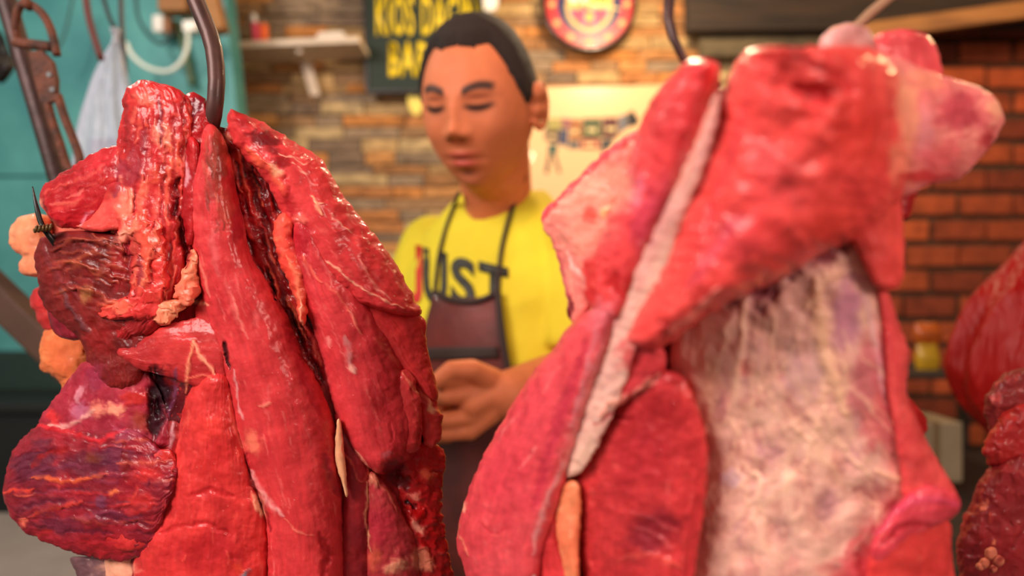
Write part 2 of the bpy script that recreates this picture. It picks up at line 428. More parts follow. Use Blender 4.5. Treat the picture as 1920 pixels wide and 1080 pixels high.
def rough_block(k, n_x=5):
    """unit block (x 0..1, y -1..0 proud, z 0..1) with an uneven face"""
    r = random.Random(k); V = []; Fc = []
    for iz in range(3):
        for ix in range(n_x):
            e = ix in (0, n_x - 1) or iz in (0, 2)
            V.append((ix / (n_x - 1) + (0 if ix in (0, n_x - 1) else r.uniform(-.05, .05)), -(.62 if e else .85) - r.uniform(-.15, .15), iz / 2 + (0 if not e else r.uniform(-.02, .02))))
    o = len(V)
    for (x, z) in ((0, 0), (1, 0), (1, 1), (0, 1)): V.append((x, 0, z))
    for iz in range(2):
        for ix in range(n_x - 1):
            a = iz * n_x + ix; Fc.append((a, a + 1, a + n_x + 1, a + n_x))
    Fc.append([o, o + 1] + list(range(n_x - 1, -1, -1)))
    Fc.append([o + 2, o + 3] + list(range(2 * n_x, 3 * n_x)))
    Fc.append([o + 3, o, 0, n_x, 2 * n_x]); Fc.append([o + 1, o + 2, 3 * n_x - 1, 2 * n_x - 1, n_x - 1])
    return V, Fc
stone_meshes = []
for k in range(12):
    V, Fc = rough_block(k); me = bpy.data.meshes.new('stone'); me.from_pydata(V, [], Fc); me.materials.append(M_STONE); stone_meshes.append(me)
rest_V, rest_F = [], []
z = 2.40; row = 0; n_st = 0
while z > .05:
    hgt = rng.choice((.034, .038, .042, .046)); z -= hgt
    x = -.985 + rng.uniform(-.1, 0)
    while x < .90:
        wdt = rng.choice((.10, .14, .17, .20, .24)) * rng.uniform(.9, 1.1); x1 = min(x + wdt, .92)
        dep = rng.uniform(.012, .038)
        px = 960 + (x + x1) / 2 / WB * F; py = 540 - (z - CZ) / WB * F
        hidden = px > 1330 or py > 600
        if not hidden and n_st < 300:
            o = bpy.data.objects.new('stone', rng.choice(stone_meshes)); SC.collection.objects.link(o)
            o.location = (x + .002, WB, z + .002); o.scale = (x1 - x - .005, dep, hgt - .004); o.parent = wall_back; n_st += 1
        elif x1 - x > .02:
            V, Fc = rough_block(rng.randrange(12)); b0 = len(rest_V)
            rest_V += [(x + .002 + a * (x1 - x - .005), WB + b * dep, z + .002 + c * (hgt - .004)) for a, b, c in V]
            rest_F += [[q + b0 for q in f] for f in Fc]
        x = x1
    row += 1
tag(mk('stone_cladding', rest_V, rest_F, M_STONE, wall_back, smooth=False), kind='stuff')

# red brick wall on the right, laid brick by brick
M_BRICK = bpy.data.materials.new('red_brick')
nt, N, Lk, b = nodes(M_BRICK)
oi = N.new('ShaderNodeObjectInfo'); cr = N.new('ShaderNodeValToRGB'); el = cr.color_ramp.elements
el[0].color = L4((130, 56, 34)); el[1].color = L4((206, 96, 50)); Lk.new(oi.outputs['Random'], cr.inputs[0])
nz = N.new('ShaderNodeTexNoise'); nz.inputs['Scale'].default_value = 18; nz.inputs['Detail'].default_value = 6
g = N.new('ShaderNodeNewGeometry'); Lk.new(g.outputs['Position'], nz.inputs['Vector'])
r = N.new('ShaderNodeMapRange'); r.inputs[1].default_value = .3; r.inputs[2].default_value = .7; r.inputs[3].default_value = .6; r.inputs[4].default_value = 1.2; Lk.new(nz.outputs[0], r.inputs[0])
vm = N.new('ShaderNodeVectorMath'); vm.operation = 'SCALE'; Lk.new(cr.outputs[0], vm.inputs[0]); Lk.new(r.outputs[0], vm.inputs['Scale'])
Lk.new(vm.outputs[0], b.inputs['Base Color']); b.inputs['Roughness'].default_value = .85
bp = N.new('ShaderNodeBump'); bp.inputs['Strength'].default_value = .5; bp.inputs['Distance'].default_value = .005; Lk.new(nz.outputs[0], bp.inputs['Height']); Lk.new(bp.outputs[0], b.inputs['Normal'])
brick_me = []
for k in range(5):
    bm = bmesh.new(); add_box(bm, (0, -.022, 0), (.184, 0, .071), bevel=.004)
    r_ = random.Random(k)
    for q in bm.verts: q.co += Vector((r_.uniform(-.002, .002), r_.uniform(-.002, .002) if q.co.y < -.005 else 0, r_.uniform(-.0015, .0015)))
    me = bpy.data.meshes.new('brick'); bm.to_mesh(me); bm.free(); me.materials.append(M_BRICK); brick_me.append(me)
for rw in range(19):
    for k in range(6):
        x = .94 + k * .202 + (rw % 2) * .10; zz = 2.42 - rw * .0935
        if x > 2.25 or (rw > 15 and x < 1.3): continue
        o = bpy.data.objects.new('brick', rng.choice(brick_me)); SC.collection.objects.link(o)
        o.location = (x + rng.uniform(-.004, .004), WB + .1, zz + rng.uniform(-.003, .003)); o.rotation_euler = (0, rng.uniform(-.008, .008), 0); o.parent = wall_brick

M_DWOOD = mat('dark_timber', (58, 42, 30), .8, c2=(30, 22, 18), nscale=8, stretch=(.4, 4, 4), bump=.4)
M_WOOD = mat('raw_timber', (170, 118, 66), .7, c2=(120, 78, 42), nscale=8, stretch=(.4, 4, 4), bump=.3)
M_GREYW = mat('weathered_board', (110, 96, 70), .85, c2=(60, 50, 38), nscale=7, bump=.4)
def px_bar(name, a, b, Y, w, m, parent=None, depth=.03, kind=None, Y2=None):
    """a straight squared bar between two points"""
    A = P(a[0], a[1], Y); B = P(b[0], b[1], Y2 or Y); d = B - A; L = d.length; d.normalize()
    up = Vector((0, 1, 0)); s_ = d.cross(up).normalized(); up = s_.cross(d)
    Mx = Matrix((d, up, s_)).transposed().to_4x4(); Mx.translation = A
    bm = bmesh.new(); add_box(bm, (0, -depth / 2, -w / 2), (L, depth / 2, w / 2), M=Mx, bevel=min(w, depth) * .12)
    o = bm_obj(name, bm, m, parent)
    if kind: o['kind'] = kind
    return o
# timber header over the brick part
tag(px_bar('beam_header', (1285, 8), (2150, 0), 2.3, .20, M_DWOOD, depth=.06), 'dark horizontal timber beam above the red brick wall', 'beam')
tag(px_bar('weathered_board', (1310, 82), (1665, 72), 2.34, .10, M_GREYW, depth=.03), 'weathered khaki board below the dark beam, behind the pale meat', 'board')
tag(px_bar('timber_batten', (1560, 70), (2100, -6), 2.2, .055, M_WOOD, depth=.03), 'light brown slanting batten across the top right, over the bricks', 'batten')

# ------------------------------------------------------------------ things on the walls
def extrude_poly(pts, Y0, Y1):
    """closed prism from world (x, z) outline between depths Y0 (front) and Y1"""
    bm = bmesh.new(); a = [bm.verts.new((x, Y0, z)) for x, z in pts]; c = [bm.verts.new((x, Y1, z)) for x, z in pts]
    bm.faces.new(a); bm.faces.new(c[::-1]); n = len(pts)
    for i in range(n): bm.faces.new((a[i], c[i], c[(i + 1) % n], a[(i + 1) % n]))
    bmesh.ops.recalc_face_normals(bm, faces=bm.faces); return bm
def flat(name, pxs, Y, m, parent, th=.0015, label=None):
    pts = [(P(x, y, Y).x, P(x, y, Y).z) for x, y in pxs]
    return bm_obj(name, extrude_poly(pts, Y - th, Y), m, parent, label=label)
def disc(cx, cy, r, n=40, sx=1, sy=1): return [(cx + sx * r * math.cos(2 * math.pi * k / n), cy + sy * r * math.sin(2 * math.pi * k / n)) for k in range(n)]
def text_part(name, s, px, py, h_px, Y, m, parent, sx=1, bold=.02, th=.0015, rot=0):
    """text whose lower-left corner is at (px, py), capital height h_px; flat lettering at depth Y"""
    c = bpy.data.curves.new('t', 'FONT'); c.body = s; c.offset = bold; c.extrude = .0; c.space_character = 1.12; c.resolution_u = 3
    o = bpy.data.objects.new('t', c); SC.collection.objects.link(o); dg = bpy.context.evaluated_depsgraph_get()
    me = bpy.data.meshes.new_from_object(o.evaluated_get(dg)); bpy.data.objects.remove(o)
    k = h_px / F * Y / .73
    A = P(px, py, Y)
    me.transform(Matrix.Translation(A - wloc(parent)) @ Matrix.Rotation(rot, 4, 'Y') @ Matrix.Rotation(math.pi / 2, 4, 'X') @ Matrix.Diagonal((k * sx, k, k, 1)))
    bm = bmesh.new(); bm.from_mesh(me); r = bmesh.ops.extrude_face_region(bm, geom=list(bm.faces))
    for v_ in [q for q in r['geom'] if isinstance(q, bmesh.types.BMVert)]: v_.co.y -= th
    bmesh.ops.recalc_face_normals(bm, faces=bm.faces); bm.to_mesh(me); bm.free(); me.name = name
    me.materials.clear(); me.materials.append(m)
    ob = bpy.data.objects.new(name, me); SC.collection.objects.link(ob); ob.parent = parent; return ob

# green shop sign with yellow capitals
SY = 2.34
M_SIGN = mat('sign_green', (14, 36, 22), .6, noise=.3, nscale=6)
M_YEL = mat('sign_yellow', (246, 214, 22), .45)
M_BLK = mat('black_plastic', (16, 15, 15), .4)
sign = thing('shop_sign', 'dark green signboard with large yellow capitals on the stone wall', 'sign', P(800, 172, SY))
flat('sign_panel', [(684, -40), (905, -40), (905, 170), (690, 172)], SY + .01, M_SIGN, sign, .018)
fr = [((684, -40), (690, 172)), ((690, 173), (905, 171)), ((905, -40), (905, 171))]
for a, c in fr: px_bar('sign_frame', a, c, SY, .012, M_BLK, sign, .03)
text_part('lettering', 'KIOS DAGING', 703, 64, 74, SY - .009, M_YEL, sign, sx=.305, bold=.02)
text_part('lettering', 'BAR', 727, 141, 64, SY - .009, M_YEL, sign, sx=.45, bold=.03)
M_WHITE = mat('white_plastic', (232, 228, 220), .4)
wb = thing('white_fixture', 'white rounded plastic fixture at the top right corner of the green sign', 'fixture', P(915, 25, 2.30))
bm = extrude_poly([(P(x, y, 2.3).x, P(x, y, 2.3).z) for x, y in [(903, -30), (934, -30), (934, 12), (928, 24), (918, 28), (908, 24)]], 2.27, 2.31); bm_obj('cover', bm, M_WHITE, wb)
# small yellow wall tag
yt = flat('yellow_tag', [(764, 182), (772, 178), (779, 184), (787, 179), (796, 184), (793, 199), (788, 212), (779, 217), (771, 209), (766, 198)], 2.36, mat('pale_yellow_card', (250, 226, 110), .6), None, .003)
tag(yt, 'small pale yellow card fixed to the stones just below the green sign', 'card')

# shelf with its things
shelf = thing('wall_shelf', 'narrow white wall shelf with one bracket on the stone wall', 'shelf', P(550, 105, 2.3))
M_SHELF = mat('shelf_white', (226, 206, 184), .5, noise=.3)
SHY = 2.27
px_bar('shelf_board', (418, 101), (684, 90), SHY, .020, M_SHELF, shelf, depth=.16)
flat('bracket', [(563, 108), (582, 108), (602, 182), (585, 182)], 2.38, M_SHELF, shelf, .02)
px_bar('bracket_arm', (572, 104), (572, 112), SHY + .02, .02, M_SHELF, shelf, depth=.13)
def small_bottle(name, px, py_b, h_px, w_px, m, mcap, lab, cat, grp=None, lean=0):
    Y = SHY - .02; b0 = P(px, py_b, Y); h = h_px / F * Y; w = w_px / F * Y / 2
    t = thing(name, lab, cat, b0, grp)
    tube('body', [b0, b0 + Vector((lean * .6, 0, h * .72))], [w, w, w * .98, w], m, t, n=14, seg=8)
    tube('cap', [b0 + Vector((lean * .6, 0, h * .72)), b0 + Vector((lean, 0, h))], [w * .6, w * .62, w * .6], mcap, t, n=12, seg=5)
small_bottle('lighter', 482, 89, 62, 17, mat('pink_plastic', (226, 84, 110), .3, coat=.5), M_WHITE, 'pink bottle with white top at the left of the shelf', 'bottle', lean=-.012)
small_bottle('lighter', 495, 89, 58, 16, mat('orange_plastic', (236, 100, 40), .3, coat=.5), mat('dull_metal', (130, 110, 90), .3, metal=.8), 'orange bottle with metal top right next to the pink one', 'bottle')
for o in list(SC.objects):
    if o.name.startswith('lighter'): o.name = 'small_bottle'
pb = thing('paper_stack', 'low stack of white papers lying on the right half of the shelf', 'papers', P(628, 90, SHY))
for k, (x0, x1, y0, y1) in enumerate(((600, 655, 79, 88), (604, 650, 72, 79))):
    px_bar('sheet_bundle', (x0, (y0 + y1) / 2 - 1), (x1, (y0 + y1) / 2 - 3), SHY - .01, (y1 - y0) / F * SHY, mat('paper', (226, 214, 200), .7), pb, depth=.10)
tag(px_bar('yellow_packet', (657, 82), (680, 80), SHY - .01, .024, mat('ochre_card', (196, 150, 62), .6), depth=.08), 'small ochre packet at the right end of the shelf', 'packet')

# the round clock
CY = 2.345; ccx, ccy, CR = 1105, 8, 87
clock = thing('wall_clock', 'round wall clock with red and blue dial and a football crest', 'clock', P(ccx, ccy + CR, CY))
M_DIALR = mat('dial_red', (196, 40, 48), .35, coat=.15); M_DIALB = mat('dial_blue', (24, 34, 84), .35, coat=.15); M_GOLD = mat('dial_gold', (206, 168, 96), .4, coat=.1)
M_CREAM = mat('cream_print', (240, 214, 150), .4); M_RED2 = mat('crest_red', (196, 22, 52), .4); M_BLUE2 = mat('crest_blue', (22, 46, 120), .4)
flat('clock_case', disc(ccx, ccy, CR, 56), CY + .03, mat('clock_rim', (40, 20, 22), .3, coat=.6), clock, .03)
pts = [P(x, y, CY - .003) for x, y in disc(ccx, ccy, CR - 3, 48)]; pts.append(pts[0])
tube('rim', pts, .0075, mat('rim_gloss', (52, 24, 26), .2, coat=.8), clock, n=10, seg=72)
flat('dial', disc(ccx, ccy, CR - 6, 56), CY - .0005, M_DIALR, clock, .001)
flat('blue_ring', disc(ccx, ccy, 61, 48), CY - .002, M_DIALB, clock, .001)
for k in range(12):
    a = 2 * math.pi * k / 12
    flat('hour_mark', disc(ccx + 70 * math.sin(a), ccy - 70 * math.cos(a), 5.8, 14), CY - .003, mat('hour_print', (222, 172, 110), .5) if k == 0 else bpy.data.materials['hour_print'], clock, .001)
def shield(s, dy=0):
    L = [(0, 46), (14, 42), (28, 33), (37, 20), (40, 4), (38, -10), (44, -24), (38, -38), (26, -34), (14, -40), (0, -36)]
    return [(ccx + x * s, ccy + dy + y * s) for x, y in L] + [(ccx - x * s, ccy + dy + y * s) for x, y in L[-2:0:-1]]
flat('crest', shield(1.12, 2), CY - .0035, M_GOLD, clock, .001)
def clip_shield(x0, x1, y0, y1, s=.95):
    """part of the shield between two vertical lines and two levels"""
    def half(y):
        t = [(-40, 36), (-24, 41), (-8, 38), (6, 39), (20, 36), (33, 27), (42, 13), (46, 1)]
        return np.interp(y, [q[0] for q in t], [q[1] for q in t])
    L, R = [], []
    for y in np.linspace(y0, y1, 8):
        w = half(y); a = max(x0, -w); c = min(x1, w)
        if c - a > .5: L.append((ccx + a * s, ccy + 2 + y * s)); R.append((ccx + c * s, ccy + 2 + y * s))
    return L + R[::-1] if len(L) > 1 else None
for k in range(7):
    x0 = -38 + k * 76 / 7
    q = clip_shield(x0, x0 + 76 / 7, 8, 44)
    if q: flat('crest_stripe', q, CY - .005, M_BLUE2 if k % 2 == 0 else M_RED2, clock, .0008)
q = clip_shield(-40, -1, -36, -7); flat('crest_quarter', q, CY - .005, M_WHITE, clock, .0008)
flat('crest_cross', clip_shield(-22, -16, -36, -7), CY - .006, M_RED2, clock, .0006); flat('crest_cross', clip_shield(-40, -1, -25, -19), CY - .006, M_RED2, clock, .0006)
for k in range(7):
    x0 = 1 + k * 5.5; q = clip_shield(x0, x0 + 5.5, -36, -7)
    if q: flat('crest_stripe', q, CY - .005, M_YEL if k % 2 == 0 else M_RED2, clock, .0008)
text_part('lettering', 'FCB', ccx - 16, ccy + 9, 10, CY - .005, M_RED2, clock, sx=.9, bold=.02, th=.0006)
flat('ball', disc(ccx, ccy + 24, 9, 20), CY - .006, mat('ball_gold', (206, 160, 60), .4), clock, .0008)
def hand(a, L, w, m, nm):
    dx, dy = math.sin(a), -math.cos(a)
    flat(nm, [(ccx - dy * w - dx * 12, ccy + dx * w - dy * 12), (ccx + dy * w - dx * 12, ccy - dx * w - dy * 12), (ccx + dx * L + dy, ccy + dy * L - dx), (ccx + dx * L - dy, ccy + dy * L + dx)], CY - .009, m, clock, .001)
hand(math.radians(99), 60, 3.2, M_CREAM, 'minute_hand'); hand(math.radians(330), 40, 3.5, M_CREAM, 'hour_hand')
flat('hand_pin', disc(ccx, ccy, 5, 14), CY - .0095, M_GOLD, clock, .002)

# butcher's chart: cream board with a cow divided into coloured cuts
PY = 2.36
M_CARD = mat('cream_board', (240, 196, 144), .3, coat=.2)
poster = thing('meat_cuts_poster', 'cream poster with a cow divided into coloured cuts, right of the man', 'poster', P(1110, 395, PY))
flat('board', [(982, 166), (1262, 163), (1262, 398), (982, 398)], PY + .012, M_CARD, poster, .012)
cuts = [('pale yellow', (226, 208, 110), [(1027, 222), (1052, 222), (1054, 244), (1026, 244)]),
        ('dark maroon', (84, 24, 28), [(1026, 244), (1048, 244), (1046, 268), (1025, 264)]),
        ('mauve', (196, 110, 118), [(1053, 221), (1070, 223), (1070, 240), (1054, 241)]),
        ('blue', (66, 82, 128), [(1049, 243), (1066, 242), (1064, 274), (1047, 270)]),
        ('orange', (222, 132, 58), [(1071, 223), (1092, 224), (1090, 262), (1067, 263)]),
        ('green', (92, 108, 50), [(1093, 222), (1127, 221), (1129, 259), (1091, 260)]),
        ('wine', (116, 26, 34), [(1129, 221), (1158, 220), (1160, 256), (1130, 259)]),
        ('grey', (104, 112, 120), [(1067, 265), (1087, 265), (1086, 279), (1065, 278)]),
        ('red', (218, 48, 56), [(1089, 262), (1124, 261), (1124, 279), (1088, 279)]),
        ('slate', (84, 86, 88), [(1126, 262), (1152, 259), (1146, 274), (1128, 290)]),
        ('steel blue', (132, 140, 156), [(1160, 219), (1174, 214), (1176, 240), (1161, 250)]),
        ('black', (36, 34, 40), [(1175, 214), (1186, 206), (1200, 228), (1190, 236), (1177, 238)]),
        ('teal', (62, 122, 104), [(1029, 270), (1046, 271), (1043, 290), (1027, 290)]),
        ('brown', (70, 48, 40), [(1027, 292), (1033, 292), (1028, 325), (1021, 325)]),
        ('brown', (70, 48, 40), [(1037, 292), (1042, 291), (1052, 324), (1047, 325)]),
        ('brown', (70, 48, 40), [(1130, 291), (1140, 288), (1138, 324), (1133, 324)])]
for nm, c, q in cuts:
    c = tuple(int(v_ * .72) for v_ in c)
    flat('cut_panel', q, PY - .001, mat('print_' + nm.replace(' ', '_'), c, .35), poster, .0012)
flat('tail', [(1024, 224), (1027, 226), (1023, 262), (1020, 262)], PY - .001, mat('print_tail', (110, 90, 70), .4), poster, .0012)
for (x, y, w) in ((1101, 244, 18), (1137, 242, 18), (1095, 271, 22), (1030, 256, 12), (1072, 247, 12)):
    flat('print_label', [(x, y - 3), (x + w, y - 3), (x + w, y + 3), (x, y + 3)], PY - .0025, M_CREAM, poster, .0006)

# ------------------------------------------------------------------ left of the stall: pole, rusty fittings, cords, bag
M_RUST = mat('rusty_iron', (112, 58, 34), .75, c2=(62, 34, 24), nscale=60, bump=.6, bscale=200)
M_DARKFE = mat('dark_iron', (72, 46, 44), .5, metal=.3, c2=(48, 28, 26), nscale=40, bump=.25)
M_HOOK = mat('hook_steel', (84, 52, 46), .5, metal=.35, c2=(62, 36, 32), nscale=60, coat=.1)
tag(tube('leaning_pole', [P(-14, -90, .78), P(20, 30, .78), P(112, 345, .78), P(262, 900, .80), (-.14, .82, .0)], .0105, M_DARKFE, n=16, seg=40), 'dark brown iron pole leaning at the far left behind the dark red meat', 'pole')
tag(px_bar('timber_strut', (-60, 500), (150, 700), .95, .040, mat('brown_timber', (78, 48, 30), .7, noise=.5), depth=.04), 'brown slanting timber strut at the left edge, below the teal boards', 'beam')
sh = thing('rusty_shackle', 'rusty iron shackle bolted on the top of the leaning pole', 'shackle', P(68, 90, .74))
tube('bow', [P(36, 84, .75), P(29, 50, .745), P(36, 14, .74), P(52, 6, .74), P(78, 24, .735), P(94, 52, .735), P(102, 80, .735), P(107, 104, .735)], .0042, M_RUST, sh, seg=36)
tube('cross_pin', [P(30, 80, .745), P(98, 88, .735)], .0056, M_RUST, sh, seg=8)
tube('knob', [P(46, 12, .735), P(58, 3, .735)], [.006, .0075, .006], M_RUST, sh, seg=6)
lk = thing('rusty_turnbuckle', 'rusty perforated strap with a long loop hanging beside the leaning pole', 'fitting', P(120, 310, .73))
bm = bmesh.new()
flat('strap', [(62, 102), (86, 98), (104, 118), (112, 150), (112, 192), (84, 196), (72, 150)], .738, M_RUST, lk, .007)
bm.free()
for (x, y) in ((92, 140), (98, 168)): flat('bolt_hole', disc(x, y, 5, 12), .7305, M_BLK, lk, .0008)
tube('long_loop', [P(86, 180, .735), P(96, 220, .735), P(112, 268, .735), P(128, 315, .735), P(142, 322, .735), P(150, 300, .735), P(138, 262, .735), P(122, 222, .735), P(108, 178, .735)], .0044, M_RUST, lk, seg=48)
tag(tube('hanging_rod', [P(156, -60, 1.0), P(166, 30, 1.0), P(190, 112, 1.0)], .0048, mat('maroon_iron', (96, 44, 40), .6), n=10, seg=12), 'thin maroon iron rod hanging above the clear plastic bag', 'rod')
tag(tube('electric_lead', [P(184, -40, 1.15), P(204, 30, 1.15), P(222, 66, 1.15), P(232, 120, 1.15)], .0035, M_BLK, n=8, seg=16), 'thick black cord running down onto the top of the plastic bag', 'cord')
tag(tube('electric_lead', [P(226, -40, 1.12), P(228, 40, 1.12), P(236, 140, 1.12)], .004, M_BLK, n=8, seg=16), 'straight black cord just right of the bag knot', 'cord')
tag(tube('thin_cord', [P(140, -20, 1.9), P(122, 60, 1.9), P(108, 90, 1.9)], .0035, mat('grey_green_cord', (44, 84, 84), .6), n=8, seg=12), 'thin grey cord against the teal boards right of the shackle', 'cord')
tag(tube('thin_cord', [P(252, -30, 1.9), P(262, 40, 1.9), P(300, 82, 1.9), P(322, 60, 1.9)], .005, mat('dark_teal_cord', (30, 60, 62), .6), n=8, seg=20), 'dark cord drooping in front of the teal boards, left of the white socket', 'cord')
sk = thing('socket_block', 'white plug in a small brown socket on the teal boards', 'socket', P(305, 62, 2.0))
px_bar('plug_body', (291, 48), (311, 48), 1.98, .050, M_WHITE, sk, .04)
px_bar('socket_plate', (309, 50), (324, 50), 1.99, .048, mat('brown_bakelite', (146, 92, 48), .5), sk, .04)
tag(px_bar('timber_block', (304, 8), (356, 6), 1.95, .062, M_WOOD, depth=.06), 'light wooden block fixed on the teal boards above the white socket', 'block')
tag(px_bar('timber_wedge', (392, -20), (412, 62), 1.95, .045, M_WOOD, depth=.05), 'light wooden wedge on the teal boards right behind the meat hook', 'block')
M_WCORD = mat('white_cable', (214, 222, 212), .45)
cb = thing('white_cable', 'white cable drooping in a loop over the teal boards', 'cable', P(320, 135, 1.9))
tube('cable', [P(352, 48, 1.93), P(351, 88, 1.9), P(338, 118, 1.9), P(312, 134, 1.9), P(275, 126, 1.9), P(248, 104, 1.9), P(236, 80, 1.9)], .006, M_WCORD, cb, seg=40)
px_bar('connector', (346, 52), (372, 50), 1.93, .03, M_WHITE, cb, .03)
tag(tube('olive_pipe', [P(330, 40, 2.03), P(345, 90, 2.03), P(360, 160, 2.03)], .010, mat('olive_paint', (74, 96, 70), .6), n=10, seg=8), 'short olive pipe on the teal boards behind the white cable loop', 'pipe')
# clear plastic bag, hanging gathered from its knot
def bag_material(c, a, rough=.25, bd=.01, sc=25):
    m = bpy.data.materials.new('thin_plastic'); nt, N, Lk, b = nodes(m)
    b.inputs['Base Color'].default_value = L4(c); b.inputs['Roughness'].default_value = rough; b.inputs['Alpha'].default_value = a
    nz = N.new('ShaderNodeTexNoise'); nz.inputs['Scale'].default_value = sc; nz.inputs['Detail'].default_value = 3
    b.inputs['Specular IOR Level'].default_value = .3
    tc = N.new('ShaderNodeTexCoord'); mp = N.new('ShaderNodeMapping'); mp.inputs['Scale'].default_value = (3, 3, .6); Lk.new(tc.outputs['Object'], mp.inputs[0]); Lk.new(mp.outputs[0], nz.inputs['Vector'])
    bp = N.new('ShaderNodeBump'); bp.inputs['Distance'].default_value = bd; bp.inputs['Strength'].default_value = .8; Lk.new(nz.outputs[0], bp.inputs['Height']); Lk.new(bp.outputs[0], b.inputs['Normal'])
    return m
def draped(name, rings, m, parent=None, n=64, folds=9, amp=.10, seed=3, nz=40):
    """closed gathered sack: rings are (px, py, half-width px, Y, depth ratio)"""
    R = catmull(np.array(rings, float), nz); V = []
    for k in range(nz):
        cx, cy, hw, Y, dr = R[k]; a = np.linspace(0, 2 * np.pi, n, endpoint=False); t = k / nz
        f = 1 + amp * np.sin(folds * a + 2.2 * np.sin(3 * t + seed)) + amp * .9 * fbm(a * 3, np.full(n, t * 5), 3, seed)
        c = P(cx, cy, Y); r_ = hw / F * Y * f
        V.append(np.stack([c.x + r_ * np.cos(a), c.y + r_ * np.sin(a) * dr, c.z + .012 * fbm(np.cos(a) * 2, np.sin(a) * 2 + t * 4, 2, seed)], -1))
    V = np.vstack(V); Fc = [(k * n + j, (k + 1) * n + j, (k + 1) * n + (j + 1) % n, k * n + (j + 1) % n) for k in range(nz - 1) for j in range(n)]
    V = np.vstack([V, V[:n].mean(0), V[-n:].mean(0)]); e = len(V) - 2
    Fc += [(e, (j) % n, (j + 1) % n) for j in range(n)] + [(e + 1, (nz - 1) * n + (j + 1) % n, (nz - 1) * n + j) for j in range(n)]
    return mk(name, V, Fc, m, parent)
pbag = thing('plastic_bag', 'clear bluish plastic bag hanging in front of the teal boards behind the dark red meat', 'bag', P(205, 420, 1.05))
draped('sack', [(217, 78, 5, 1.05, .9), (213, 110, 16, 1.05, .8), (206, 160, 32, 1.05, .6), (200, 220, 46, 1.05, .5), (200, 290, 58, 1.05, .5), (205, 350, 62, 1.05, .5), (210, 420, 50, 1.05, .5), (212, 450, 14, 1.05, .5)], bag_material((196, 204, 222), .52), pbag)
draped('knot', [(216, 56, 9, 1.05, .8), (217, 68, 4.5, 1.05, .9), (217, 80, 7, 1.05, .9)], bag_material((210, 216, 230), .7), pbag, n=24, nz=10, folds=5)
px_bar('crumpled_content', (178, 300), (236, 296), 1.06, .06, mat('blue_grey_content', (60, 70, 104), .6), pbag, .03)
tag(draped('dark_sack', [(-20, 40, 6, 1.2, .6), (-14, 80, 22, 1.2, .6), (-12, 120, 34, 1.2, .6), (-14, 150, 20, 1.2, .6)], M_BLK, n=32, nz=16), 'small black bag at the left edge, behind the leaning pole', 'bag')

# ------------------------------------------------------------------ counters and what stands right behind the meat
M_STEEL = mat('zinc_top', (158, 142, 136), .45, metal=.2, noise=.35, nscale=9)
def table(name, lab, x0, x1, y0, y1, h, mt, ml):
    t = thing(name, lab, 'table', ((x0 + x1) / 2, (y0 + y1) / 2, 0))
    bm = bmesh.new(); add_box(bm, (x0, y0, h - .03), (x1, y1, h), bevel=.004); bm_obj('tabletop', bm, mt, t)
    bm = bmesh.new(); add_box(bm, (x0 + .05, y0 + .05, h - .11), (x1 - .05, y1 - .05, h - .03)); bm_obj('apron_rail', bm, ml, t)
    for x in (x0 + .04, x1 - .10):
        for y in (y0 + .04, y1 - .10):
            bm = bmesh.new(); add_box(bm, (x, y, 0), (x + .06, y + .06, h - .03), bevel=.004); bm_obj('leg', bm, ml, t)
table('zinc_table', 'grey zinc topped table standing at the left below the hanging meat', -1.5, -.58, .95, 1.37, .86, M_STEEL, M_DWOOD)
table('wooden_counter', 'dark wooden counter at the right below the red bag', .62, 1.9, 1.15, 1.95, .84, M_DWOOD, M_DWOOD)
bx = thing('wooden_chest', 'dark wooden chest standing against the teal partition', 'chest', (-1.35, 1.9, 0))
bm = bmesh.new(); add_box(bm, (-1.95, 1.80, 0), (-.84, 2.02, .98), bevel=.01); bm_obj('body', bm, M_BLACKP, bx)
bm = bmesh.new(); add_box(bm, (-1.97, 1.78, .98), (-.82, 2.02, 1.01), bevel=.006); bm_obj('lid', bm, M_BLACKP, bx)
M_BOX = mat('beige_card', (150, 132, 104), .8, noise=.4, nscale=10)
cbx = thing('cardboard_box', 'beige cardboard box on the dark counter, seen between the pale meat and the red bag', 'box', P(1770, 890, 1.5))
def box_px(nm, x0, x1, y0, y1, Y0, Y1, m, par):
    a, c = P(x0, y1, Y0), P(x1, y0, Y0); bm = bmesh.new(); add_box(bm, (a.x, Y0, a.z), (c.x, Y1, c.z), bevel=.004); return bm_obj(nm, bm, m, par)
box_px('carton', 1706, 1806, 792, 905, 1.50, 1.75, M_BOX, cbx); box_px('tape', 1748, 1764, 790.5, 906, 1.499, 1.751, mat('brown_tape', (120, 96, 66), .4), cbx)
cb2 = tag(box_px('wooden_crate', 1655, 1700, 690, 900, 1.50, 1.70, mat('grey_brown_wood', (92, 76, 54), .8, c2=(50, 38, 28), nscale=9, stretch=(.5, 3, 3)), None), 'grey brown wooden crate standing left of the beige cardboard box', 'crate')
def packet(x0, x1, y0, y1, c, lab):
    t = draped('snack_packet', [((x0 + x1) / 2, y0, (x1 - x0) * .42, 1.7, .15), ((x0 + x1) / 2, (y0 + y1) / 2, (x1 - x0) * .5, 1.7, .4), ((x0 + x1) / 2, y1, (x1 - x0) * .42, 1.7, .15)], mat('packet_foil', c, .3, coat=.4), n=24, nz=12, folds=4, amp=.08)
    tag(t, lab, 'packet')
packet(1712, 1766, 606, 644, (176, 84, 30), 'orange packet lying on top, in front of the lowest bricks in view')
packet(1716, 1762, 644, 700, (186, 146, 34), 'small yellow packet just above the beige cardboard box')
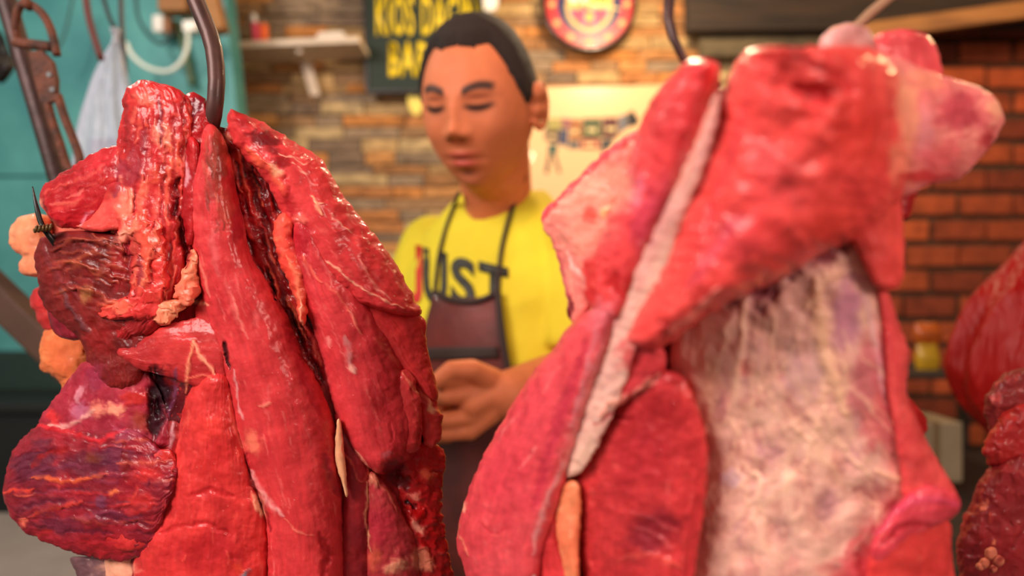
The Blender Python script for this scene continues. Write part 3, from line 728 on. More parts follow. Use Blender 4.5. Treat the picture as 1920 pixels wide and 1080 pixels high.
# red plastic bag
rb = thing('red_plastic_bag', 'large crumpled bright red plastic bag hanging at the right edge', 'bag', P(1960, 850, 1.0))
draped('sack', [(1985, 380, 8, 1.0, .9), (1990, 430, 40, 1.0, .8), (1985, 500, 96, 1.0, .7), (1978, 580, 158, 1.0, .6), (1975, 680, 184, 1.0, .6), (1985, 760, 168, 1.0, .6), (2000, 830, 118, 1.0, .6), (2005, 860, 50, 1.0, .6)], bag_material((142, 7, 4), 1.0, .5, .04, 9), rb, n=160, nz=90, folds=11, amp=.055, seed=11)
tube('carrying_loop', [P(1985, 380, 1.0), P(1990, 300, 1.0), P(2000, 100, 1.0), P(2010, -600, 1.02), (.83, 1.04, 2.9)], .003, bag_material((142, 7, 4), 1.0, .5), rb, n=8, seg=30)
draped('knot', [(1985, 350, 22, 1.0, .6), (1985, 372, 7, 1.0, .9), (1985, 392, 14, 1.0, .9)], bag_material((142, 7, 4), 1.0, .5), rb, n=24, nz=10, folds=5)

rk = thing('narrow_shelf', 'dark narrow shelf board on the brick wall carrying the two packets', 'shelf', P(1740, 700, 1.7))
box_px('shelf_board', 1650, 1830, 700, 712, 1.62, 2.0, M_DWOOD, rk)
for x_ in (1662, 1812): box_px('shelf_post', x_, x_ + 8, 712, 860, 1.96, 2.0, M_DWOOD, rk)

# ------------------------------------------------------------------ the butcher
def capsule(p0, r0, p1, r1, n=16, m=7):
    """closed tapered limb segment with round ends"""
    p0 = np.array(p0, float); p1 = np.array(p1, float); d = p1 - p0; L = np.linalg.norm(d); d = d / (L + 1e-9)
    a = np.array([1, 0, 0.]) if abs(d[0]) < .8 else np.array([0, 1, 0.]); u = np.cross(d, a); u /= np.linalg.norm(u); w = np.cross(d, u)
    rows = [(-r0 * math.cos(t), r0 * math.sin(t)) for t in np.linspace(.02, math.pi / 2, m)] + [(L + r1 * math.sin(t), r1 * math.cos(t)) for t in np.linspace(0, math.pi / 2 - .02, m)]
    ang = np.linspace(0, 2 * np.pi, n, endpoint=False)
    V = np.vstack([p0 + d * h + r * (np.cos(ang)[:, None] * u + np.sin(ang)[:, None] * w) for h, r in rows])
    k = len(rows); Fc = [(i * n + j, i * n + (j + 1) % n, (i + 1) * n + (j + 1) % n, (i + 1) * n + j) for i in range(k - 1) for j in range(n)]
    Fc += [tuple(range(n - 1, -1, -1)), tuple(range((k - 1) * n, k * n))]
    return V, Fc
class Soup:
    def __init__(s): s.V = []; s.F = []; s.n = 0
    def add(s, V, Fc):
        s.V.append(np.asarray(V, float)); s.F += [tuple(q + s.n for q in f) for f in Fc]; s.n += len(V)
    def chain(s, pts, rad):
        for i in range(len(pts) - 1): s.add(*capsule(pts[i], rad[i], pts[i + 1], rad[i + 1]))
    def remesh(s, vox, it=2, name='tmp'):
        me = bpy.data.meshes.new(name); me.from_pydata([tuple(v) for v in np.vstack(s.V)], [], s.F)
        bm = bmesh.new(); bm.from_mesh(me); bm.normal_update()
        bm.to_mesh(me); bm.free()
        o = bpy.data.objects.new(name, me); SC.collection.objects.link(o)
        md = o.modifiers.new('r', 'REMESH'); md.mode = 'VOXEL'; md.voxel_size = vox
        sm = o.modifiers.new('s', 'SMOOTH'); sm.factor = .5; sm.iterations = it
        dg = bpy.context.evaluated_depsgraph_get(); m2 = bpy.data.meshes.new_from_object(o.evaluated_get(dg))
        bpy.data.objects.remove(o); bpy.data.meshes.remove(me)
        V = np.zeros(len(m2.vertices) * 3, np.float32); m2.vertices.foreach_get('co', V); V = V.reshape(-1, 3).astype(float)
        Nn = np.zeros(len(m2.vertices) * 3, np.float32); m2.vertices.foreach_get('normal', Nn); Nn = Nn.reshape(-1, 3).astype(float)
        Fq = np.array([tuple(p.vertices) for p in m2.polygons]) if all(len(p.vertices) == 4 for p in m2.polygons) else [tuple(p.vertices) for p in m2.polygons]
        bpy.data.meshes.remove(m2); return V, Nn, Fq
YAW = math.radians(-35)
E = np.array([math.cos(YAW), math.sin(YAW), 0]); FW = np.array([math.sin(YAW), -math.cos(YAW), 0]) ; UP = np.array([0, 0, 1.])
TC = np.array([-.022, 1.12, 0])
def ring_loft(rings, n=40):
    """rings: (z, half width, half depth, forward shift)"""
    R = catmull(np.array(rings, float), 40); a = np.linspace(0, 2 * np.pi, n, endpoint=False); V = []
    for z, hw, hd, fs in R:
        ca, sa = np.cos(a), np.sin(a); q = np.sign(ca) * np.abs(ca) ** .8; r = np.sign(sa) * np.abs(sa) ** .8
        V.append(TC + UP * z + E * (q * hw)[:, None] + FW * (r * hd + fs)[:, None])
    V = np.vstack(V); k = len(R)
    Fc = [(i * n + j, i * n + (j + 1) % n, (i + 1) * n + (j + 1) % n, (i + 1) * n + j) for i in range(k - 1) for j in range(n)]
    Fc += [tuple(range(n - 1, -1, -1)), tuple(range((k - 1) * n, k * n))]
    return V, Fc
man = thing('person', 'man in a yellow printed t-shirt and dark maroon apron, looking down at his hands', 'person', (-.02, 1.15, 0))
def w3(px, py, Y): return np.array(tuple(P(px, py, Y)))
# head: a sculpted skull, face towards local -y
HR = (Matrix.Rotation(math.radians(-20), 4, 'Z') @ Matrix.Rotation(math.radians(19), 4, 'X') @ Matrix.Rotation(math.radians(2), 4, 'Y'))
HR3 = np.array(HR.to_3x3()); HC = w3(899, 201, .965)
bm = bmesh.new(); bmesh.ops.create_icosphere(bm, subdivisions=6, radius=1); bm.verts.ensure_lookup_table()
Dv = np.array([v.co[:] for v in bm.verts]); Fh = [tuple(v.index for v in f.verts) for f in bm.faces]; bm.free()
def skull(D):
    x, y, z = D[:, 0], D[:, 1], D[:, 2]
    sx = np.sign(x) * np.abs(x) ** .93
    X = .0765 * sx; Y = np.where(y < 0, .090, .098) * y; Z = np.where(z > 0, .115, .120) * z
    t = np.clip((-Z - .005) / .115, 0, 1)
    X = X * (1 - .33 * t ** 2.2); Y = np.where(Y > 0, Y * (1 - .45 * t), Y * (1 - .02 * t))
    u = np.clip((Z - .03) / .09, 0, 1); X = X * (1 - .02 * u)
    fr = np.clip(-y * 1.6, 0, 1)
    def g(cx, cz, wx, wz, a): return a * np.exp(-((np.abs(X) - cx) / wx) ** 2 - ((Z - cz) / wz) ** 2)
    f = np.zeros_like(X)
    f += g(.031, .009, .015, .011, -.0085)            # eye sockets
    f += g(.031, .009, .011, .0070, .0065)            # lids over the eyes
    f += g(.028, .026, .020, .008, .0035)             # brows
    f += g(0, .014, .010, .012, .003)                 # bridge
    f += g(0, -.006, .0085, .018, .010); f += g(0, -.023, .0105, .0100, .0165); f += g(.0125, -.028, .0068, .007, .0075)
    f += g(.046, -.026, .018, .018, .0045)            # cheeks
    f += g(0, -.054, .020, .0045, .0058); f += g(0, -.068, .016, .0058, .0066); f += g(0, -.0610, .024, .0016, -.0045)
    f += g(0, -.044, .004, .006, -.0015); f += g(0, -.081, .018, .005, -.004); f += g(0, -.102, .018, .012, .008)
    f += g(.025, -.058, .008, .010, -.0015)
    Y = Y - f * fr
    return np.stack([X, Y, Z], -1)
HV = skull(Dv)
def h2w(V): return V @ HR3.T + HC
body = Soup(); body.add(h2w(HV), Fh)
for sgn in (-1, 1):          # ears: a plate with a rolled rim
    ear = []
    for t in np.linspace(-2.4, 2.5, 14):
        ear.append(h2w(np.array([[sgn * (.085 + .005 * math.cos(t)), .012 + .018 * math.cos(t) + .004 * math.sin(t), -.004 + .030 * math.sin(t)]]))[0])
    body.chain(ear, [.0042] * len(ear))
    body.add(*capsule(h2w(np.array([[sgn * .079, .008, .014]]))[0], .015, h2w(np.array([[sgn * .083, .020, .012]]))[0], .011))
    body.add(*capsule(h2w(np.array([[sgn * .078, .008, -.008]]))[0], .014, h2w(np.array([[sgn * .083, .016, -.010]]))[0], .011))
    body.add(*capsule(h2w(np.array([[sgn * .072, .004, -.022]]))[0], .007, h2w(np.array([[sgn * .080, .008, -.026]]))[0], .0065))
NB = TC + UP * 1.40 + FW * -.01
body.chain([h2w(np.array([[0, .028, -.045]]))[0], (h2w(np.array([[0, .03, -.10]]))[0] + NB) / 2 + np.array([0, 0, .01]), NB], [.058, .054, .062])
body.add(*capsule(h2w(np.array([[0, -.02, -.085]]))[0], .030, h2w(np.array([[0, .03, -.10]]))[0], .045))
body.add(*ring_loft([(.80, .10, .08, 0), (.88, .150, .10, 0), (1.0, .145, .10, 0), (1.15, .142, .095, 0), (1.28, .150, .098, 0), (1.36, .150, .085, 0), (1.405, .11, .065, 0), (1.43, .06, .045, 0)]))
SL = TC + UP * 1.385 + E * .158; SR = TC + UP * 1.372 - E * .136
EL = w3(1088, 706, .99); WL = w3(952, 741, .845); ER = w3(728, 770, 1.13); WR = w3(800, 770, .90)
body.chain([SL, (SL + EL) / 2, EL], [.052, .044, .036]); body.chain([EL, EL * .6 + WL * .4, WL], [.040, .041, .031])
body.chain([SR, (SR + ER) / 2, ER], [.052, .044, .036]); body.chain([ER, ER * .6 + WR * .4, WR], [.038, .037, .026])
def fist(W, mcp, pip, dip, tip, thumb, Wi):
    for k in range(4):
        body.chain([Wi[k], mcp[k]], [.019, .0125 - .0008 * (k == 3)])
        body.chain([mcp[k], pip[k], dip[k], tip[k]], [.0118 - .001 * (k == 3), .0100 - .001 * (k == 3), .0092 - .001 * (k == 3), .0082 - .0008 * (k == 3)])
    body.chain([Wi[1], (mcp[1] + mcp[2]) / 2], [.022, .017])
    body.chain(thumb, [.018, .0135, .0115, .0098])
yy = (706, 738, 782, 808)
fist(WL, [w3(884 - 2 * abs(k - 1), yy[k], .822) for k in range(4)], [w3(836, yy[k] + 6, .800 + .004 * k) for k in range(4)], [w3(815, yy[k] + 12, .826) for k in range(4)],
     [w3(842, yy[k] + 12, .848) for k in range(4)], [w3(922, 716, .838), w3(884, 694, .812), w3(846, 694, .798), w3(820, 714, .795)], [w3(930, 722 + 12 * k, .842) for k in range(4)])
zz = (730, 756, 782, 806)
fist(WR, [w3(800 + 20, zz[k] - 6, .865) for k in range(4)], [w3(842, zz[k], .872) for k in range(4)], [w3(838, zz[k] + 8, .895) for k in range(4)],
     [w3(820, zz[k] + 8, .905) for k in range(4)], [w3(806, 748, .875), w3(826, 728, .862), w3(846, 726, .852), w3(860, 732, .85)], [w3(804, 752 + 10 * k, .89) for k in range(4)])
HL = TC + UP * .88 + E * .075 - FW * .01; HRt = TC + UP * .88 - E * .075 - FW * .01
for hp in (HL, HRt):
    s_ = 1 if hp is HL else -1
    kn = hp * [1, 1, 0] + UP * .48 + FW * .02 + E * .02 * s_; an = hp * [1, 1, 0] + UP * .085 + E * .03 * s_
    body.chain([hp, kn], [.08, .052]); body.chain([kn, an], [.050, .036]); body.chain([an - UP * .04, an - UP * .045 + FW * .11], [.036, .028])
V, Nn, Fq = body.remesh(.0026, it=2)
L = (V - HC) @ HR3          # local head coordinates for the face colouring
skin = np.tile(np.array((212, 120, 78.)), (len(V), 1))
n_ = fbm(V[:, 0] * 60 + V[:, 1] * 40, V[:, 2] * 60, 3, 4)[:, None]
skin = skin * (1 + .05 * n_)
hd = (np.abs(L) < .14).all(1) & (L[:, 1] < .03)
fx, fz = np.abs(L[:, 0]), L[:, 2]
def pm(mask, c, a):
    global skin
    k = (mask * a * hd)[:, None]; skin = skin * (1 - k) + np.array(c, float) * k
def gs(cx, cz, wx, wz, pw=2): return np.exp(-(np.abs((fx - cx) / wx) ** pw + np.abs((fz - cz) / wz) ** pw))
front = L[:, 1] < -.05
brow_z = .0265 + .006 * np.sin(np.clip((fx - .014) / .032, 0, 1) * 2.4)
pm(np.exp(-np.abs((fz - brow_z) / .0052) ** 3) * sstep(.010, .016, fx) * (1 - sstep(.044, .054, fx)) * front, (40, 24, 20), .92)
lid_z = .0075 - .003 * np.cos(np.clip((fx - .031) / .016, -1, 1) * 1.57)
pm(np.exp(-np.abs((fz - lid_z) / .0040) ** 2) * np.exp(-((fx - .031) / .0165) ** 4) * front, (16, 9, 8), 1.0)
pm(gs(.031, .019, .018, .003) * front, (140, 76, 56), .6); pm(gs(.031, -.004, .016, .005) * front, (150, 88, 66), .30)
pm(gs(0, -.054, .022, .0042, 3) * front, (170, 62, 54), .7); pm(gs(0, -.068, .018, .0056, 3) * front, (204, 84, 80), .85)
pm(gs(0, -.0612, .024, .0016) * front, (90, 30, 28), .8)
pm(gs(.0085, -.0335, .0042, .0022) * front, (70, 30, 20), .7)
pm(gs(0, -.045, .022, .0045) * front, (140, 84, 60), .3); pm(gs(0, -.082, .010, .006) * front, (80, 44, 34), .6)
pm(gs(0, -.1, .03, .02) * front, (160, 96, 72), .35)
M_SKIN = mat('skin', (198, 130, 96), .56, spec=.3, vcol=True, noise=.12, nscale=40, bump=.08, bscale=300)
bs = M_SKIN.node_tree.nodes['Principled BSDF']; bs.inputs['Subsurface Weight'].default_value = .12; bs.inputs['Subsurface Scale'].default_value = .01; bs.inputs['Subsurface Radius'].default_value = (1, .4, .2)
mk('body', V, Fq, M_SKIN, man, col=lin(np.clip(skin, 0, 255)))
# short cropped hair: a cap that follows the skull
hz = HV.copy(); th = np.arctan2(hz[:, 0], -hz[:, 1])      # 0 = face
ath = np.abs(th)
hairline = np.interp(ath, [0, .35, .60, .74, .86, .98, 1.12, 1.30, 1.44, 1.6, 1.9, 2.3, 3.15], [.084, .080, .084, .082, .070, .046, .026, .006, .000, .012, .016, -.030, -.045])
hairline = hairline + .002 * fbm(th * 12, th * 0, 2, 8)
g_ = hz[:, 2] - hairline
nrm = hz / np.array([.0765, .094, .12]) ** 2; nrm /= np.linalg.norm(nrm, axis=1)[:, None]
thick = .0072 * sstep(-.001, .012, g_) + .0035 * sstep(.04, .11, hz[:, 2]) + .0012 * fbm(hz[:, 0] * 260, hz[:, 1] * 260 + hz[:, 2] * 200, 2, 2)
out = hz + nrm * np.where(g_ > -.002, thick, -.004)[:, None]
inn = hz - nrm * .004
keep = g_ > -.003
idx = -np.ones(len(hz), int); idx[keep] = np.arange(keep.sum()); m_ = keep.sum()
fo = [tuple(idx[q] for q in f) for f in Fh if all(keep[q] for q in f)]
edges = {}
for f in fo:
    for a_, b_ in zip(f, f[1:] + f[:1]): edges[(a_, b_)] = 1
rim = [(a_, b_) for (a_, b_) in edges if (b_, a_) not in edges]
Vh = np.vstack([out[keep], inn[keep]]); Fhh = fo + [tuple(q + m_ for q in f[::-1]) for f in fo] + [(b_, a_, a_ + m_, b_ + m_) for a_, b_ in rim]
mk('hair', h2w(Vh), Fhh, mat('cropped_black_hair', (34, 22, 18), .75, c2=(54, 36, 28), nscale=300, bump=1, bscale=900), man)

# yellow t-shirt
sh_ = Soup()
sh_.add(*ring_loft([(.90, .172, .128, 0), (1.0, .168, .124, .004), (1.12, .166, .120, .004), (1.25, .172, .122, .002), (1.34, .168, .108, -.004), (1.395, .140, .088, -.008), (1.435, .100, .074, -.008), (1.462, .074, .064, -.008)]))
def sleeve(S, El, f_=.62):
    M_ = S + (El - S) * f_
    sh_.add(*capsule(S, .064, S + (El - S) * .3, .064)); 
    d = (El - S); d = d / np.linalg.norm(d)
    V1, F1 = capsule(S + (El - S) * .2, .064, M_, .066)
    k = (V1 - M_) @ d; V1 = V1 - np.clip(k, 0, None)[:, None] * d * .92; sh_.add(V1, F1)
sleeve(SL, EL, .80); sleeve(SR, ER, .66)
V, Nn, Fq = sh_.remesh(.005, it=4)
wr = .0035 * fbm(V[:, 0] * 9 + V[:, 2] * 7, V[:, 2] * 6 - V[:, 0] * 12, 3, 12) + .0045 * (1 - np.abs(fbm(V[:, 0] * 7 - V[:, 2] * 4, V[:, 2] * 7 + V[:, 1] * 6, 2, 44)) * 2.2)
V = V + Nn * wr[:, None]
M_SHIRT = mat('yellow_cotton', (226, 208, 44), .85, c2=(214, 192, 36), nscale=8, bump=.15, bscale=500)
shirt = mk('t_shirt', V, Fq, M_SHIRT, man)
bvh = BVHTree.FromPolygons([tuple(v) for v in V], [tuple(int(q) for q in f) for f in Fq])
# ribbed collar ring round the neck
cr_ = []
for t in np.linspace(0, 2 * np.pi, 25):
    cr_.append(TC + UP * (1.458 - .010 * math.sin(t)) + E * .071 * math.cos(t) + FW * (.062 * math.sin(t) - .008))
tube('collar', cr_, .007, M_SHIRT, shirt, n=10, seg=60)
CAM = Vector((0, 0, CZ))
def on_shirt(px, py, off=.003, tree=None, fallY=1.0):
    d = (P(px, py, 1.0) - CAM).normalized(); h, n, i, dist = (tree or bvh).ray_cast(CAM, d)
    if h is None: return P(px, py, fallY)
    return h - d * off
def letter(s, x0, x1, yt0, yt1, hgt, m):
    c = bpy.data.curves.new('t', 'FONT'); c.body = s; c.offset = .035; c.resolution_u = 4
    o = bpy.data.objects.new('t', c); SC.collection.objects.link(o); me = bpy.data.meshes.new_from_object(o.evaluated_get(bpy.context.evaluated_depsgraph_get())); bpy.data.objects.remove(o)
    bm = bmesh.new(); bm.from_mesh(me); bmesh.ops.triangulate(bm, faces=bm.faces); bmesh.ops.subdivide_edges(bm, edges=bm.edges, cuts=2)
    xs = [v.co.x for v in bm.verts]; ys = [v.co.y for v in bm.verts]; a, b_, c0, d0 = min(xs), max(xs), min(ys), max(ys)
    for v in bm.verts:
        t = (v.co.x - a) / (b_ - a); q = (v.co.y - c0) / (d0 - c0); v.co = on_shirt(x0 + (x1 - x0) * t, yt0 + (yt1 - yt0) * t + hgt * (1 - q), .0025)
    r = bmesh.ops.extrude_face_region(bm, geom=list(bm.faces))
    for v in [q for q in r['geom'] if isinstance(q, bmesh.types.BMVert)]: v.co += Vector((0, -.0006, 0))
    bm_obj('printed_letter', bm, m, shirt)
M_PRB = mat('black_print', (46, 44, 36), .6); M_PRR = mat('red_print', (206, 44, 36), .6)
letter('J', 769, 791, 456, 461, 112, M_PRR); letter('U', 793, 838, 463, 474, 104, M_PRB); letter('S', 845, 891, 478, 488, 92, M_PRB); letter('T', 897, 953, 489, 502, 90, M_PRB)

# trousers and shoes (below the frame)
tr = Soup(); tr.add(*ring_loft([(.80, .15, .11, 0), (.88, .165, .118, 0), (.97, .16, .115, 0)]))
for hp in (HL, HRt):
    s_ = 1 if hp is HL else -1
    kn = hp * [1, 1, 0] + UP * .48 + FW * .02 + E * .02 * s_; an = hp * [1, 1, 0] + UP * .11 + E * .03 * s_
    tr.chain([hp, kn, an], [.092, .068, .052])
Vt, _, Ft = tr.remesh(.008, it=3); mk('trousers', Vt, Ft, mat('dark_denim', (34, 36, 46), .85), man)
for s_, hp in ((1, HL), (-1, HRt)):
    an = hp * [1, 1, 0] + E * .03 * s_
    so = Soup(); so.add(*capsule(an + UP * .045 - FW * .02, .045, an + UP * .040 + FW * .14, .038)); Vs_, _, Fs_ = so.remesh(.006, 2); Vs_[:, 2] = np.clip(Vs_[:, 2], 0.0, None)
    mk('shoe', Vs_, Fs_, M_BLK, man)
# apron: bib and skirt laid over the clothes, neck straps, pocket band
allV = np.vstack([V, Vt]); allF = [tuple(int(q) for q in f) for f in Fq] + [tuple(int(q) + len(V) for q in f) for f in Ft]
bvh2 = BVHTree.FromPolygons([tuple(v) for v in allV], allF)
M_APR = mat('maroon_apron', (110, 36, 27), .55, c2=(68, 25, 22), nscale=9, bump=.3, bscale=40, coat=.15)
M_BAND = mat('apron_black_trim', (44, 26, 22), .7)
def sheet(name, left, right, m, parent, off, nx=24, ny=40, th=.002, tree=None, sag=0):
    Lp, Rp = catmull(left, ny), catmull(right, ny); G = []
    for k in range(ny):
        row = []
        for t in np.linspace(0, 1, nx):
            q = Lp[k] * (1 - t) + Rp[k] * t; q = q + np.array([0, sag * math.sin(math.pi * t) * max(0, 1 - k / 6)])
            row.append(on_shirt(q[0], q[1], off, tree, 1.02))
        G.append(row)
    A = np.array([[tuple(p_) for p_ in r_] for r_ in G])
    for _ in range(3):     # let the cloth bridge small folds
        A[1:-1, 1:-1] = .5 * A[1:-1, 1:-1] + .125 * (A[:-2, 1:-1] + A[2:, 1:-1] + A[1:-1, :-2] + A[1:-1, 2:])
    A = A.reshape(-1, 3); Bk = A + np.array([0, th, 0]); n = nx * ny
    Fc = []
    for i in range(ny - 1):
        for j in range(nx - 1):
            q = (i * nx + j, (i + 1) * nx + j, (i + 1) * nx + j + 1, i * nx + j + 1); Fc.append(q); Fc.append(tuple(x_ + n for x_ in q[::-1]))
    for i in range(ny - 1):
        Fc.append((i * nx, i * nx + n, (i + 1) * nx + n, (i + 1) * nx)); j = nx - 1; Fc.append((i * nx + j, (i + 1) * nx + j, (i + 1) * nx + j + n, i * nx + j + n))
    for j in range(nx - 1):
        Fc.append((j, j + 1, j + 1 + n, j + n)); k = (ny - 1) * nx; Fc.append((k + j, k + j + n, k + j + 1 + n, k + j + 1))
    return mk(name, np.vstack([A, Bk]), Fc, m, parent)
LE = [(814, 545), (800, 592), (786, 650), (772, 720), (764, 820), (760, 960), (760, 1150), (765, 1420)]
RE = [(933, 546), (938, 600), (950, 684), (966, 740), (976, 820), (985, 960), (990, 1150), (985, 1420)]
apron = sheet('apron', LE, RE, M_APR, man, .014, tree=bvh2, sag=14)
def strip_px(name, pts, w, m, par, off=.018, tree=None, n=30):
    C = catmull(np.array(pts, float), n); W3 = [on_shirt(x, y, off, tree or bvh2, 1.02) for x, y in C]; A = np.array([tuple(q) for q in W3])
    for _ in range(4): A[1:-1] = .5 * A[1:-1] + .25 * (A[:-2] + A[2:])
    return tube(name, A, w, m, par, n=8, seg=n * 2)
strip_px('edge_trim', [(814, 546), (835, 559), (872, 566), (905, 562), (933, 547)], .0045, M_BAND, apron)
strip_px('edge_trim', [(933, 547), (938, 600), (951, 686), (967, 745), (977, 820), (986, 960)], .0048, M_BAND, apron)
strip_px('neck_strap', [(933, 550), (938, 480), (951, 420), (968, 372), (984, 332), (985, 322)], .0032, M_BAND, apron, off=.006)
strip_px('neck_strap', [(815, 550), (822, 484), (836, 428), (852, 384), (860, 362)], .0032, M_BAND, apron, off=.006)
sheet('pocket_band', [(786, 652), (782, 676)], [(932, 650), (934, 672)], M_BAND, apron, .018, nx=16, ny=5, tree=bvh2)

